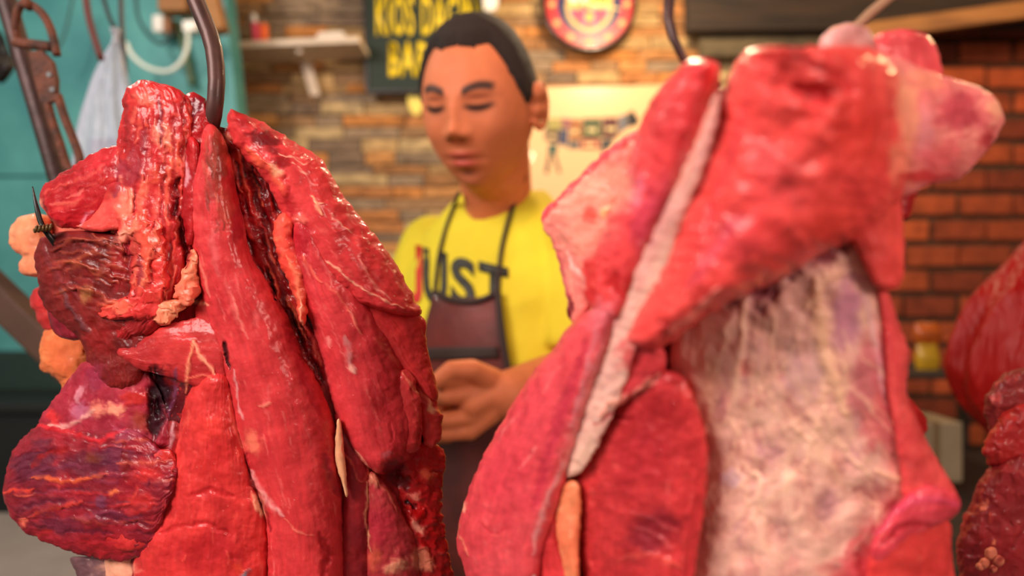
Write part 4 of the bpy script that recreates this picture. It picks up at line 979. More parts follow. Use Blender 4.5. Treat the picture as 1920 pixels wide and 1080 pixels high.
# ------------------------------------------------------------------ the hanging meat
CR = (240, 176, 136); CRW = (246, 206, 176)
DK = (104, 10, 16); PUR = (92, 20, 40); BRN = (104, 34, 22); WHT = (224, 186, 190)
left = thing('hanging_beef', 'dark red beef cut hanging on the left, in sharp focus, with deep folds', 'meat', P(430, 1330, .50))
ML = [
 # upper knob
 ('s', [(262, 150), (300, 178), (340, 190)], 9, (226, 60, 50), .6, .0), ('e', 272, 185, 28, 14, 20, (240, 150, 120), .55, .0004), ('e', 262, 255, 26, 40, 10, (150, 20, 34), .6, 0),
 ('e', 306, 255, 26, 34, -30, (240, 150, 120), .85, .001), ('e', 318, 300, 24, 34, -10, (240, 128, 92), .8, .0008), ('e', 300, 330, 30, 20, 0, (232, 96, 70), .7, 0),
 ('s', [(348, 250), (352, 320), (345, 400), (350, 470)], 9, (150, 16, 26), .7, -.0018), ('s', [(228, 300), (222, 340), (214, 372)], 12, (126, 40, 66), .6, 0),
 ('e', 250, 320, 22, 40, 10, (130, 34, 56), .55, 0), ('s', [(345, 285), (350, 320), (346, 350)], 5, (224, 190, 200), .7, .0004), ('e', 368, 200, 14, 20, 20, (100, 24, 44), .6, -.001),
 ('s', [(335, 330), (332, 390), (344, 450), (352, 500)], 10, (120, 8, 16), .85, -.004), ('s', [(300, 350), (290, 400), (300, 440)], 8, (240, 110, 88), .6, .001),
 ('e', 236, 385, 16, 42, 14, (242, 130, 106), .85, .001), ('e', 232, 440, 15, 22, 10, (248, 170, 140), .75, .001), ('e', 276, 470, 26, 46, -8, (232, 88, 66), .85, .001),
 ('e', 288, 498, 12, 26, 0, (206, 50, 44), .7, -.0015), ('e', 262, 520, 18, 30, 10, (246, 130, 98), .8, .0012), ('e', 215, 572, 34, 13, 8, (240, 112, 84), .8, .001),
 # second flap
 ('s', [(80, 360), (110, 350), (150, 335), (196, 310)], 6, (234, 110, 90), .5, .0004), ('s', [(96, 382), (130, 385), (150, 372)], 6, (240, 140, 110), .5, .0004), ('e', 73, 382, 10, 16, 0, (246, 160, 130), .8, 0),
 ('s', [(70, 378), (82, 408), (92, 424)], 4, (236, 150, 140), .7, .0006), ('e', 185, 355, 40, 28, -20, (168, 14, 24), .7, 0), ('s', [(150, 425), (166, 400), (178, 392)], 5, (220, 150, 170), .7, 0),
 # dark dried lump
 ('e', 130, 465, 50, 26, 8, (92, 8, 10), .8, -.001), ('s', [(80, 440), (86, 480), (110, 520), (150, 560)], 6, (120, 40, 50), .6, .001), ('s', [(96, 490), (130, 492), (165, 478), (185, 462)], 5, (190, 96, 64), .6, .0008),
 ('s', [(120, 510), (150, 500), (180, 505), (205, 500)], 4, (170, 80, 52), .55, .0008), ('s', [(110, 540), (130, 575), (150, 600), (168, 625)], 7, (112, 70, 78), .7, .0012), ('e', 160, 550, 14, 18, 20, (176, 122, 70), .7, .0008),
 ('e', 225, 500, 24, 40, 0, (150, 14, 22), .7, 0), ('e', 245, 470, 12, 30, 10, (120, 8, 14), .8, -.002), ('e', 250, 620, 40, 28, 10, (120, 14, 16), .7, -.001), ('e', 190, 640, 30, 26, 0, (150, 24, 26), .6, 0),
 # fat chunks and star-shaped connective tissue
 ('s', [(345, 740), (352, 700), (358, 660), (362, 636)], 5, (240, 150, 112), .9, .0012), ('s', [(362, 640), (380, 672), (404, 700)], 6, (244, 160, 126), .9, .0012), ('s', [(352, 706), (384, 704), (404, 712)], 3, (230, 120, 92), .8, .0006),
 ('s', [(372, 480), (384, 520), (392, 560)], 4, (240, 150, 128), .6, .0005), ('s', [(352, 560), (372, 566), (392, 574)], 4, (240, 160, 126), .8, .0006),
 # long central muscle
 ('e', 408, 300, 20, 70, 8, (128, 46, 30), .85, 0), ('e', 428, 390, 20, 50, 10, (150, 50, 36), .6, 0), ('s', [(398, 430), (402, 470), (410, 520)], 9, (226, 120, 118), .45, 0), ('s', [(424, 520), (432, 560), (446, 610)], 7, (228, 110, 104), .5, .0003),
 ('s', [(434, 556), (450, 600), (462, 636)], 4, (238, 140, 126), .65, .0004), ('s', [(476, 580), (484, 616)], 7, (234, 130, 124), .5, 0), ('s', [(438, 690), (444, 736), (454, 790)], 3.2, (222, 168, 166), .7, .0006), ('s', [(505, 720), (502, 760)], 4, (214, 110, 110), .4, 0),
 ('s', [(486, 764), (500, 758), (508, 754)], 3, (240, 150, 120), .7, .0006), ('e', 474, 830, 18, 26, -30, (240, 130, 100), .75, .0005), ('s', [(468, 880), (488, 920), (510, 948), (532, 968)], 9, (230, 168, 164), .75, .0006), ('e', 485, 945, 13, 28, -24, (244, 176, 140), .9, .001),
 ('s', [(530, 972), (560, 996), (590, 1004)], 2.4, (236, 140, 112), .6, .0003), ('s', [(608, 850), (622, 900), (636, 930)], 10, (120, 20, 44), .5, -.001), ('s', [(600, 1000), (612, 1040), (604, 1080)], 12, (140, 10, 18), .6, -.001),
 ('s', [(522, 560), (548, 640), (576, 720), (600, 780)], 10, (150, 20, 36), .5, 0),
 # crevice between the two long muscles
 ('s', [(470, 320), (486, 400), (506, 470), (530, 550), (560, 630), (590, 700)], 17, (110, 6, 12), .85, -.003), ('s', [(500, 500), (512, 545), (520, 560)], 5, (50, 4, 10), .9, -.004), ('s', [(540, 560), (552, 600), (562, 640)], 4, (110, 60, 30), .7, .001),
 ('e', 442, 300, 16, 26, 8, (226, 70, 56), .7, .0005), ('e', 425, 262, 9, 14, 0, (244, 150, 120), .8, .0006), ('e', 452, 345, 20, 46, 10, (160, 12, 22), .7, 0), ('e', 448, 420, 18, 40, 10, (140, 16, 30), .7, 0), ('s', [(505, 470), (514, 494)], 5, (240, 140, 120), .8, .0006),
 # fat ridge and upper right
 ('s', [(464, 275), (482, 302), (506, 316), (524, 340), (538, 368)], 11, (240, 100, 72), .9, .0015), ('e', 516, 318, 10, 18, -40, (250, 180, 140), .85, .0006), ('e', 498, 262, 36, 22, 25, (96, 4, 10), .85, -.001), ('e', 455, 222, 26, 16, 25, (150, 12, 18), .7, 0),
 ('e', 528, 300, 20, 16, 30, (130, 6, 12), .7, 0), ('s', [(520, 285), (552, 298), (575, 308)], 2.2, (248, 190, 160), .8, .0003), ('s', [(548, 305), (566, 318), (580, 328)], 2, (250, 200, 170), .8, .0003),
 ('s', [(532, 330), (540, 370), (548, 400), (560, 412)], 10, (158, 16, 26), .55, -.001), ('e', 562, 412, 14, 12, 0, (240, 130, 110), .7, .001), ('e', 562, 450, 26, 34, -20, (160, 12, 30), .6, -.001),
 ('s', [(583, 371), (594, 380), (600, 398), (606, 402)], 3.4, (244, 176, 136), .9, .0006), ('s', [(590, 380), (606, 384)], 2.6, (246, 190, 150), .9, .0005), ('s', [(618, 402), (642, 420), (664, 437)], 1.8, (244, 190, 160), .75, .0003),
 ('s', [(610, 486), (650, 520), (696, 552), (760, 578)], 3.0, (246, 178, 146), .9, .0006), ('s', [(668, 484), (692, 514), (712, 545), (732, 560)], 4, (240, 150, 130), .75, .0004), ('s', [(700, 455), (724, 490), (748, 530)], 2, (240, 160, 140), .5, .0003),
 ('s', [(628, 300), (610, 330), (640, 380)], 6, (180, 20, 30), .4, 0), ('s', [(540, 480), (556, 520), (564, 560), (568, 612)], 7, (244, 130, 96), .85, .001, ), ('s', [(566, 480), (590, 512), (606, 530)], 6, (242, 120, 96), .75, .0008), ('s', [(563, 560), (570, 620)], 3, (246, 176, 150), .7, .0005),
 ('s', [(610, 532), (640, 562), (656, 588)], 4, (236, 110, 90), .6, .0003), ('s', [(650, 582), (668, 606), (674, 630)], 3.6, (242, 140, 116), .75, .0005), ('s', [(616, 628), (620, 652)], 6, (240, 150, 140), .75, .0003), ('s', [(648, 630), (654, 670), (664, 702)], 8, (224, 164, 160), .65, .0004), ('e', 661, 692, 7, 13, -15, (244, 180, 160), .8, .0004),
 ('s', [(700, 634), (736, 668), (752, 690)], 5, (232, 100, 84), .6, .0004), ('s', [(756, 700), (780, 730), (812, 762)], 4, (236, 140, 104), .7, .0006), ('e', 808, 764, 14, 8, 40, (244, 190, 140), .85, .0008), ('s', [(792, 612), (806, 664), (822, 748)], 1.8, (200, 130, 60), .6, .0004),
 # strip of fat and the lower right block
 ('s', [(640, 800), (644, 850), (660, 870), (676, 905), (694, 884)], 3, (236, 110, 90), .6, .0004), ('s', [(668, 842), (684, 868), (692, 884)], 3, (246, 176, 140), .8, .0005), ('e', 700, 898, 10, 18, -25, (240, 150, 120), .9, .001), ('s', [(691, 900), (688, 960), (690, 1010), (696, 1040)], 2.6, (240, 176, 130), .9, .0008),
 ('s', [(700, 900), (730, 925), (745, 960)], 3, (240, 130, 100), .7, .0006), ('e', 738, 880, 22, 24, 20, (110, 14, 34), .8, -.0015), ('e', 752, 905, 26, 14, 20, (96, 6, 14), .8, -.002), ('s', [(760, 940), (775, 950), (786, 944)], 5, (30, 6, 12), .9, -.002),
 ('e', 778, 930, 16, 10, 0, (242, 140, 120), .9, .001), ('e', 782, 985, 13, 26, -30, (242, 160, 136), .9, .001), ('e', 785, 962, 30, 12, 10, (190, 4, 10), .85, 0), ('e', 805, 1010, 20, 20, 0, (196, 8, 16), .7, 0), ('e', 801, 893, 16, 10, 40, (240, 110, 76), .8, .0008),
 ('e', 712, 990, 24, 40, 0, (176, 30, 54), .55, 0), ('e', 740, 1062, 24, 14, -20, (240, 160, 124), .9, .0008), ('e', 792, 1050, 26, 26, 0, (240, 150, 116), .85, .0008), ('e', 700, 1050, 16, 24, 10, (240, 110, 80), .7, .0005), ('e', 690, 940, 4, 30, 0, (240, 176, 130), .6, 0),
 ('e', 725, 852, 12, 6, 0, (170, 110, 120), .5, 0), ('s', [(735, 770), (733, 840)], 2, (176, 30, 40), .5, -.0008), ('s', [(790, 760), (788, 830)], 3, (176, 20, 30), .6, -.0012),
 # lower left
 ('e', 70, 870, 56, 44, -20, (84, 26, 50), .75, 0), ('e', 165, 870, 46, 26, -10, (92, 24, 44), .8, -.0005), ('e', 180, 858, 24, 12, -10, (126, 60, 28), .6, 0), ('e', 215, 860, 34, 40, 10, (92, 36, 66), .6, .0004), ('e', 238, 812, 26, 22, 0, (150, 50, 80), .5, .0004),
 ('s', [(60, 892), (110, 900), (160, 896), (202, 890)], 5.5, (214, 92, 50), .9, .0012), ('s', [(2, 926), (30, 920), (64, 918)], 4, (230, 70, 50), .85, .0008), ('s', [(40, 976), (70, 962), (110, 950), (158, 940)], 4.5, (224, 74, 52), .9, .0012), ('e', 42, 978, 10, 14, 0, (240, 120, 90), .8, .001),
 ('s', [(60, 876), (90, 850), (130, 838)], 8, (150, 12, 14), .7, -.0008), ('e', 80, 946, 60, 18, -10, (92, 24, 46), .6, 0), ('e', 110, 985, 50, 20, 10, (92, 30, 52), .7, 0), ('e', 215, 922, 14, 8, -20, (220, 110, 60), .8, .0008), ('e', 192, 938, 12, 14, 0, (96, 50, 80), .7, .0005),
 ('s', [(235, 830), (236, 880), (240, 900)], 9, (110, 8, 14), .75, -.001), ('s', [(170, 960), (220, 975), (270, 985), (290, 985)], 4, (90, 10, 20), .7, -.0012), ('s', [(60, 800), (120, 806), (180, 826), (240, 800)], 7, (214, 28, 40), .7, .0004), ('s', [(210, 800), (262, 818), (300, 850)], 7, (180, 90, 120), .5, .0005),
 ('e', 270, 890, 36, 16, -10, (206, 44, 40), .7, 0), ('e', 262, 945, 40, 22, -10, (206, 44, 40), .7, 0), ('s', [(225, 955), (250, 930), (262, 910)], 4, (226, 70, 56), .7, .0006), ('e', 190, 1025, 60, 22, 8, (168, 22, 30), .6, 0),
 ('e', 150, 770, 22, 20, 0, (196, 110, 140), .8, .0004), ('e', 182, 770, 18, 16, -20, (240, 150, 120), .85, .0006), ('e', 216, 766, 22, 13, 0, (242, 160, 128), .9, .0008), ('s', [(90, 798), (120, 796), (150, 786), (176, 766)], 5, (226, 160, 150), .85, .0008), ('e', 180, 706, 26, 30, 20, (140, 40, 70), .6, 0), ('e', 150, 740, 10, 20, 20, (220, 170, 180), .6, .0004), ('e', 100, 782, 14, 14, 0, (210, 40, 40), .7, 0),
 ('e', 262, 790, 22, 22, 0, (150, 70, 34), .5, 0), ('e', 255, 745, 34, 14, -10, (196, 40, 30), .7, .001),
 ('e', 300, 735, 24, 44, 0, (34, 6, 18), .95, -.004), ('e', 292, 790, 18, 40, 10, (44, 6, 18), .9, -.003), ('s', [(324, 790), (322, 820), (316, 840)], 6, (214, 172, 180), .8, .0008, ), ('s', [(330, 690), (326, 740), (318, 780)], 6, (110, 60, 96), .7, .0008),  # shade inside the hollow painted near black, then membrane strands
 # lower centre muscle
 ('s', [(322, 890), (330, 850), (345, 800)], 4, (230, 70, 62), .6, .0006), ('e', 395, 800, 30, 24, 0, (230, 60, 54), .7, .0006), ('e', 405, 870, 30, 50, 10, (190, 34, 36), .5, 0), ('s', [(430, 740), (436, 790), (456, 840)], 5, (240, 120, 100), .5, .0004),
 ('s', [(350, 930), (400, 920), (440, 930)], 7, (176, 20, 26), .6, -.001), ('s', [(300, 1000), (370, 980), (430, 1000)], 6, (170, 20, 26), .6, -.0012), ('e', 390, 1030, 90, 36, -4, (172, 26, 34), .6, 0), ('s', [(430, 690), (424, 660), (420, 640)], 5, (50, 8, 14), .85, -.003), ('e', 226, 1068, 40, 16, 0, (238, 170, 140), .7, 0),
 ('e', 460, 1073, 12, 7, -20, (128, 140, 156), .95, .0012), ('e', 448, 1066, 14, 8, 20, (210, 60, 40), .7, 0), ('s', [(506, 1000), (500, 960), (470, 900), (462, 850)], 5, (110, 10, 18), .6, -.0012),
]
_q = random.Random(21)
def streaks(marks, n, path, spread, length, cols, wr, al, hgt, only=None):
    """many short irregular streaks that follow a path: strands of fat, sinew and darker fibres"""
    pth = catmull(np.array(path, float), 40); d_ = np.gradient(pth, axis=0); nn = np.stack([-d_[:, 1], d_[:, 0]], -1); nn /= np.linalg.norm(nn, axis=1)[:, None]
    for _ in range(n):
        k = _q.randrange(0, 38); L_ = max(3, int(_q.uniform(*length))); o_ = _q.uniform(-spread, spread); o2 = o_ + _q.uniform(-6, 6)
        ks = [min(39, k + j) for j in (0, L_ // 2, L_)]
        pts = [tuple(pth[q] + nn[q] * (o_ + (o2 - o_) * j / 2)) for j, q in enumerate(ks)]
        if math.hypot(pts[2][0] - pts[0][0], pts[2][1] - pts[0][1]) < 8: continue
        c_, hh = _q.choice(cols)
        marks.append(('s', pts, _q.uniform(*wr), c_, _q.uniform(*al), hh * hgt) + ((only,) if only else ()))
CO1 = [((238, 112, 84), 1), ((150, 14, 26), -1.4), ((226, 80, 62), 1), ((120, 20, 40), -1.2), ((246, 150, 118), .8), ((170, 20, 28), -1)]
streaks(ML, 80, [(300, 170), (296, 300), (290, 430), (270, 560)], 80, (4, 12), CO1, (3, 8), (.35, .8), .0008, ('knob',))
streaks(ML, 22, [(90, 385), (150, 365), (225, 340)], 50, (6, 16), [((224, 84, 70), 1), ((140, 12, 22), -1), ((240, 140, 120), .6)], (2, 4.5), (.3, .7), .0004, ('flap',))
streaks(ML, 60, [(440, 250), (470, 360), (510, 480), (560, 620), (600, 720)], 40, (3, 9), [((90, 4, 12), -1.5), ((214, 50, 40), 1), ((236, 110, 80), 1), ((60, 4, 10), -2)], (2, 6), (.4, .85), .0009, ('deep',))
streaks(ML, 26, [(395, 250), (402, 330), (418, 430)], 22, (4, 12), [((110, 40, 26), -.6), ((176, 70, 54), .6), ((206, 100, 84), .6)], (1.5, 4), (.4, .7), .0003, ('long',))
streaks(ML, 30, [(420, 430), (470, 600), (520, 780), (560, 960)], 60, (3, 9), [((232, 130, 118), .5), ((184, 30, 42), -.5)], (1.2, 3), (.2, .5), .0002, ('long',))
streaks(ML, 34, [(590, 420), (650, 560), (700, 700), (740, 830)], 70, (3, 9), [((236, 130, 118), .5), ((184, 30, 42), -.6)], (1.2, 3.2), (.2, .55), .0003)
streaks(ML, 40, [(400, 760), (400, 900), (380, 1060)], 90, (2, 5), [((176, 24, 30), -1), ((234, 96, 80), .6)], (1.5, 4), (.25, .55), .0005, ('lowmid',))
streaks(ML, 44, [(10, 925), (120, 905), (250, 910), (330, 905)], 100, (5, 15), [((84, 20, 44), -1), ((196, 44, 44), 1), ((120, 50, 76), .7), ((206, 90, 60), .6)], (2, 7), (.3, .7), .0008, ('fan',))
streaks(ML, 26, [(70, 480), (150, 470), (250, 500)], 60, (6, 16), [((70, 8, 10), -1.2), ((176, 84, 54), 1), ((150, 30, 26), .6)], (2, 6), (.3, .7), .0009, ('dry',))
for k_, (x_, y_) in enumerate(((96, 470), (88, 510), (100, 550))): ML.append(('s', [(x_, y_), (x_ + 50, y_ - 22 + k_ * 6), (x_ + 110, y_ - 10 + k_ * 12), (x_ + 160, y_ + 10 + k_ * 10)], 6, (168, 78, 50), .5, .0022, ('dry',)))
def lighten(k, f=.12):
    if k.get('m') is None:
        for q, dflt in (('c1', (200, 46, 48)), ('c2', (165, 22, 28)), ('c3', (226, 92, 84))):
            k[q] = tuple(a_ * (1 - f) + b_ * f for a_, b_ in zip(k.get(q, dflt), (255, 132, 118)))
def left_field(px, py): return .450 + .042 * ((px - 460) / 400) ** 2 + .00001 * (py - 600)
def LB(name, sec, Y, T, **k):
    lighten(k)
    k.setdefault('lift', (.482 - float(np.mean(Y))) * .6)
    for a_, f_ in (('mid', .6), ('lump', .8), ('fine', .7)):
        if a_ in k: k[a_] *= f_
    return lobe(left, name, sec, Y, T, marks=ML, field=left_field, kt=k.pop('kt', .36), **k)
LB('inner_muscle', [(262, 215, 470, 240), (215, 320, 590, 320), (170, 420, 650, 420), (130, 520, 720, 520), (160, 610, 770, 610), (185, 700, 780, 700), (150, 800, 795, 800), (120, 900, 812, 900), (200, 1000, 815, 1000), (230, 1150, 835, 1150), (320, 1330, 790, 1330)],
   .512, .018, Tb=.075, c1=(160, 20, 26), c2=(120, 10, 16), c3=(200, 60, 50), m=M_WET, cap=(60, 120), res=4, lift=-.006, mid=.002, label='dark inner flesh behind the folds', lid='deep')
# crevice and hollow
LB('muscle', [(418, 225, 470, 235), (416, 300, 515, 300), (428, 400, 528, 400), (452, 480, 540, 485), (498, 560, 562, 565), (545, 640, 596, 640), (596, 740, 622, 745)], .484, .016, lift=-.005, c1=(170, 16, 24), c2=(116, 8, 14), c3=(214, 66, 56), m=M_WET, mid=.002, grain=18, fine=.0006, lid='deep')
LB('muscle', [(255, 640, 420, 630), (262, 720, 420, 720), (268, 800, 370, 800), (280, 860, 340, 860)], .500, .012, lift=-.004, c1=(110, 12, 22), c2=(60, 6, 16), c3=(150, 40, 44), m=M_WET, mid=.002, label='dark purple hollow between the muscles')  # the hollow's shade is put into these dark colours
# lower centre, then the long muscles
LB('muscle', [(388, 690, 432, 690), (352, 740, 446, 740), (338, 790, 456, 790), (328, 850, 472, 850), (308, 905, 486, 900), (290, 965, 504, 960), (264, 1010, 508, 1010), (250, 1060, 510, 1060), (262, 1130, 505, 1130), (300, 1230, 500, 1230)], (.478, .482, .478, .482), .030, c1=(208, 42, 42), c2=(176, 26, 30), c3=(228, 78, 66), kt=.6, fibre=.0004, mid=.0012, grain=20, cap=(30, 60), lid='lowmid')
LB('muscle', [(368, 555, 410, 550), (366, 620, 440, 620), (380, 680, 456, 690), (396, 755, 464, 755)], .474, .018, c1=(196, 40, 42))
LB('muscle', [(382, 228, 412, 236), (370, 300, 434, 300), (356, 350, 442, 345), (356, 420, 456, 410), (364, 480, 470, 475), (378, 550, 506, 535), (392, 610, 544, 600), (410, 670, 568, 665), (428, 740, 606, 735), (440, 800, 628, 800), (458, 860, 634, 860), (480, 920, 640, 920), (498, 980, 642, 980), (502, 1050, 644, 1050), (500, 1150, 645, 1150), (510, 1260, 630, 1260)],
   (.468, .478, .472, .482), .034, c1=(204, 46, 52), c2=(178, 30, 38), c3=(222, 84, 80), lines=.4, lump=.0014, mid=.0005, fine=.00012, cap=(26, 60), p=2.3, label='long smooth central muscle', kt=.6, lid='long')
LB('muscle', [(626, 765, 644, 770), (630, 820, 672, 830), (638, 870, 694, 880), (640, 920, 698, 930), (640, 975, 698, 975), (636, 1030, 694, 1030), (634, 1100, 694, 1100), (640, 1230, 690, 1230)], .482, .020, c1=(158, 22, 32), c2=(112, 12, 28), c3=(190, 50, 50), lump=.001, cap=(20, 50))
LB('fat', [(632, 783, 639, 786), (630, 810, 642, 812), (628, 838, 645, 840), (629, 864, 648, 868), (636, 890, 650, 890), (643, 912, 651, 912), (648, 934, 653, 932)], .460, .006, c1=(240, 190, 146), c2=(232, 164, 120), c3=(248, 214, 180), m=M_FAT, cap=(8, 8), lines=0, label='narrow strip of cream fat', edge=1)
# right side of the carcass
LB('muscle', [(742, 830, 826, 822), (738, 870, 834, 870), (742, 920, 828, 930), (752, 980, 832, 985), (760, 1040, 842, 1040), (764, 1100, 852, 1100), (766, 1230, 838, 1230)], .492, .022, c1=(206, 34, 36), c2=(166, 14, 20), c3=(232, 90, 72), m=M_WET, mid=.0028, grain=16, fine=.0007, cap=(20, 50), edge=4)
LB('muscle', [(690, 882, 704, 884), (687, 920, 738, 925), (686, 970, 758, 970), (686, 1020, 780, 1015), (682, 1070, 786, 1065), (680, 1130, 792, 1130), (690, 1240, 780, 1240)], .482, .024, c1=(200, 56, 66), c2=(184, 40, 52), c3=(232, 130, 112), cap=(20, 50), p=2.6, mid=.0012, grain=14, label='paler block of muscle with a cream border')
LB('muscle', [(772, 700, 800, 722), (780, 745, 820, 752), (788, 790, 829, 790), (792, 820, 827, 820), (800, 842, 817, 840)], .478, .016, c1=(214, 58, 58), c2=(190, 40, 42), c3=(232, 100, 90), lump=.001, cap=(20, 14), kt=.32, edge=3)
LB('muscle', [(548, 400, 574, 404), (546, 470, 630, 470), (556, 540, 690, 540), (584, 610, 745, 640), (606, 680, 775, 705), (622, 750, 792, 760), (642, 808, 792, 818), (668, 852, 778, 852), (690, 892, 750, 890)], (.474, .486, .478, .484), .034, c1=(206, 48, 56), c2=(184, 34, 44), c3=(226, 92, 90), lines=.35, kt=.6, lump=.0026, mid=.0006, fine=.00012, cap=(30, 40), p=2.2)
LB('muscle', [(748, 690, 776, 695), (740, 740, 788, 745), (735, 800, 792, 800), (737, 852, 788, 850)], .462, .014, c1=(212, 56, 58), c2=(192, 38, 44), c3=(232, 104, 96), lump=.0008, cap=(24, 14), p=2.6, kt=.32, edge=3)
LB('muscle', [(690, 640, 715, 648), (684, 700, 742, 705), (690, 770, 738, 775), (700, 830, 732, 830)], .462, .012, c1=(212, 58, 60), c2=(194, 40, 46), c3=(232, 100, 94), lump=.0008, cap=(24, 18), kt=.32, edge=3)
LB('muscle', [(586, 498, 645, 486), (606, 548, 702, 532), (648, 592, 772, 582), (684, 622, 796, 600), (720, 652, 800, 640), (752, 690, 808, 680), (784, 724, 818, 712), (806, 752, 825, 754)], (.462, .482, .470, .478), .020, c1=(210, 48, 50), c2=(192, 34, 38), c3=(226, 82, 78), lump=.0012, mid=.0004, fine=.0001, cap=(34, 24), p=2.5, lines=.15, label='smooth pointed flap of muscle')
LB('muscle', [(424, 200, 446, 208), (430, 250, 512, 240), (462, 300, 568, 276), (498, 338, 608, 304), (524, 392, 645, 368), (556, 445, 696, 432), (590, 500, 738, 487), (626, 532, 770, 545), (660, 560, 790, 583), (690, 580, 796, 602)], (.476, .488, .462, .478), .030, c1=(208, 50, 54), c2=(186, 32, 38), c3=(228, 92, 86), lines=.35, lump=.0022, mid=.0008, fine=.0002, cap=(30, 26), p=2.2, edge=2.4, label='broad shoulder of muscle with fine pale streaks', kt=.6)
LB('fat', [(520, 398, 546, 396), (512, 440, 556, 434), (520, 482, 568, 474), (536, 522, 578, 518), (552, 562, 578, 562), (562, 610, 574, 612)], .466, .016, edge=3.5, kt=.45, c1=(232, 88, 68), c2=(220, 60, 50), c3=(244, 140, 104), cap=(24, 24), lines=.2, m=M_FAT, label='coral coloured ridge of fat')
# upper knob
LB('muscle', [(342, 168, 384, 176), (330, 210, 398, 205), (332, 270, 400, 260), (340, 340, 398, 340), (344, 410, 385, 410)], .480, .022, c1=(178, 24, 30), c2=(120, 14, 26), c3=(214, 80, 60), m=M_WET, mid=.002, grain=16, edge=3)
LB('muscle', [(244, 148, 296, 150), (232, 180, 350, 176), (224, 235, 372, 225), (212, 300, 372, 300), (203, 380, 372, 380), (212, 450, 362, 455), (230, 520, 345, 530), (212, 590, 318, 600), (190, 640, 250, 650)], (.478, .476, .478, .480), .036, c1=(198, 40, 40), c2=(162, 22, 32), c3=(232, 104, 80), m=M_WET, cap=(26, 34), lump=.003, mid=.0016, grain=34, fine=.0002, edge=3, label='glistening upper muscle with coral streaks', lid='knob', fibre=.0012)
LB('muscle', [(350, 250, 374, 262), (346, 330, 378, 330), (340, 400, 372, 400), (346, 460, 366, 460)], .462, .014, c1=(186, 26, 32), c2=(150, 14, 22), m=M_WET, cap=(24, 24))
LB('muscle', [(238, 264, 230, 436), (166, 292, 186, 432), (128, 318, 160, 430), (98, 336, 124, 428), (78, 350, 104, 424), (66, 370, 86, 404)], .480, .026, c1=(188, 26, 36), c2=(160, 14, 26), c3=(226, 80, 70), m=M_WET, cap=(18, 22), edge=3, mid=.0014, label='upper left flap of dark red meat', lid='flap')
LB('muscle', [(206, 338, 240, 344), (188, 385, 246, 390), (160, 416, 236, 424), (136, 424, 180, 438)], .462, .012, c1=(226, 84, 72), c2=(206, 46, 46), c3=(244, 150, 130), cap=(16, 16), mid=.0016)
LB('muscle', [(92, 562, 124, 566), (90, 595, 158, 590), (100, 622, 168, 620), (118, 638, 160, 640)], .490, .020, c1=(140, 18, 40), c2=(104, 8, 26), c3=(196, 80, 90), m=M_WET, cap=(16, 14), mid=.0016, grain=16, label='small purple red lump')
LB('muscle', [(84, 428, 240, 436), (66, 470, 266, 470), (70, 520, 272, 525), (78, 565, 284, 575), (108, 602, 292, 615), (150, 640, 288, 650), (166, 690, 276, 690), (186, 735, 262, 735)], (.478, .472, .486, .482), .032, c1=(124, 20, 18), c2=(84, 8, 10), c3=(170, 76, 52), m=M_DRY, mid=.0030, grain=24, fine=.0004, cap=(22, 24), edge=2.5, fibre=.0002, label='dark dried brownish lump', lid='dry')
LB('fat', [(212, 396, 296, 400), (228, 450, 310, 450), (244, 500, 316, 500), (250, 540, 314, 548), (196, 575, 296, 590), (180, 596, 240, 604)], .458, .018, c1=(214, 62, 54), c2=(196, 38, 42), c3=(244, 130, 98), m=M_WET, mid=.0026, grain=20, cap=(26, 14), edge=6, kt=.3, lid='knob', label='bright coral fatty tissue')
# tongue, fat chunks
LB('muscle', [(216, 654, 220, 668), (256, 644, 262, 692), (300, 616, 320, 708), (345, 600, 372, 728), (392, 596, 412, 738), (424, 620, 430, 720)], .466, .016, c1=(184, 36, 38), c2=(150, 20, 28), c3=(212, 76, 60), cap=(14, 20), edge=2, label='dark red triangular flap')
FATK = dict(m=M_FAT, lines=0, mid=.0045, grain=13, edge=6, kt=.55, lump=.002)
LB('fat', [(356, 466, 369, 468), (346, 500, 374, 500), (330, 530, 372, 532), (326, 556, 368, 560), (340, 574, 360, 576)], .462, .014, c1=(242, 146, 108), c2=(226, 92, 74), c3=(248, 186, 146), cap=(8, 8), label='cream chunk of fat', **FATK)
LB('fat', [(306, 562, 352, 560), (288, 574, 345, 580), (283, 592, 326, 596), (292, 610, 312, 612)], .462, .012, c1=(244, 156, 116), c2=(232, 110, 84), c3=(250, 188, 150), cap=(8, 8), **FATK)
# lower left
LB('membrane', [(166, 664, 250, 655), (140, 695, 276, 690), (112, 735, 296, 730), (80, 775, 312, 770), (72, 805, 322, 812), (84, 850, 320, 850)], (.486, .484, .480, .486), .026, c1=(168, 40, 58), c2=(130, 20, 40), c3=(220, 130, 130), m=M_MEMB, mid=.0022, cap=(24, 20), edge=2.5, label='purplish membrane over red flesh')
LB('muscle', [(4, 896, 5, 950), (30, 836, 38, 990), (88, 790, 100, 1022), (165, 800, 170, 1045), (245, 800, 240, 1050), (300, 838, 280, 1036), (332, 856, 300, 990), (344, 876, 316, 945)], (.480, .480, .470, .470), .032, c1=(150, 26, 40), c2=(112, 18, 34), c3=(196, 56, 56), m=M_DRY, mid=.0026, grain=22, fine=.0005, fibre=.0008, cap=(26, 22), edge=3, label='dark purple fan of dried meat at the lower left', lid='fan')
LB('muscle', [(300, 838, 330, 846), (262, 872, 326, 885), (236, 910, 314, 925), (212, 955, 298, 965), (196, 1000, 284, 1008), (200, 1030, 262, 1036)], .466, .012, c1=(192, 36, 36), c2=(166, 24, 28), c3=(214, 64, 54), cap=(16, 18), edge=4, kt=.3)
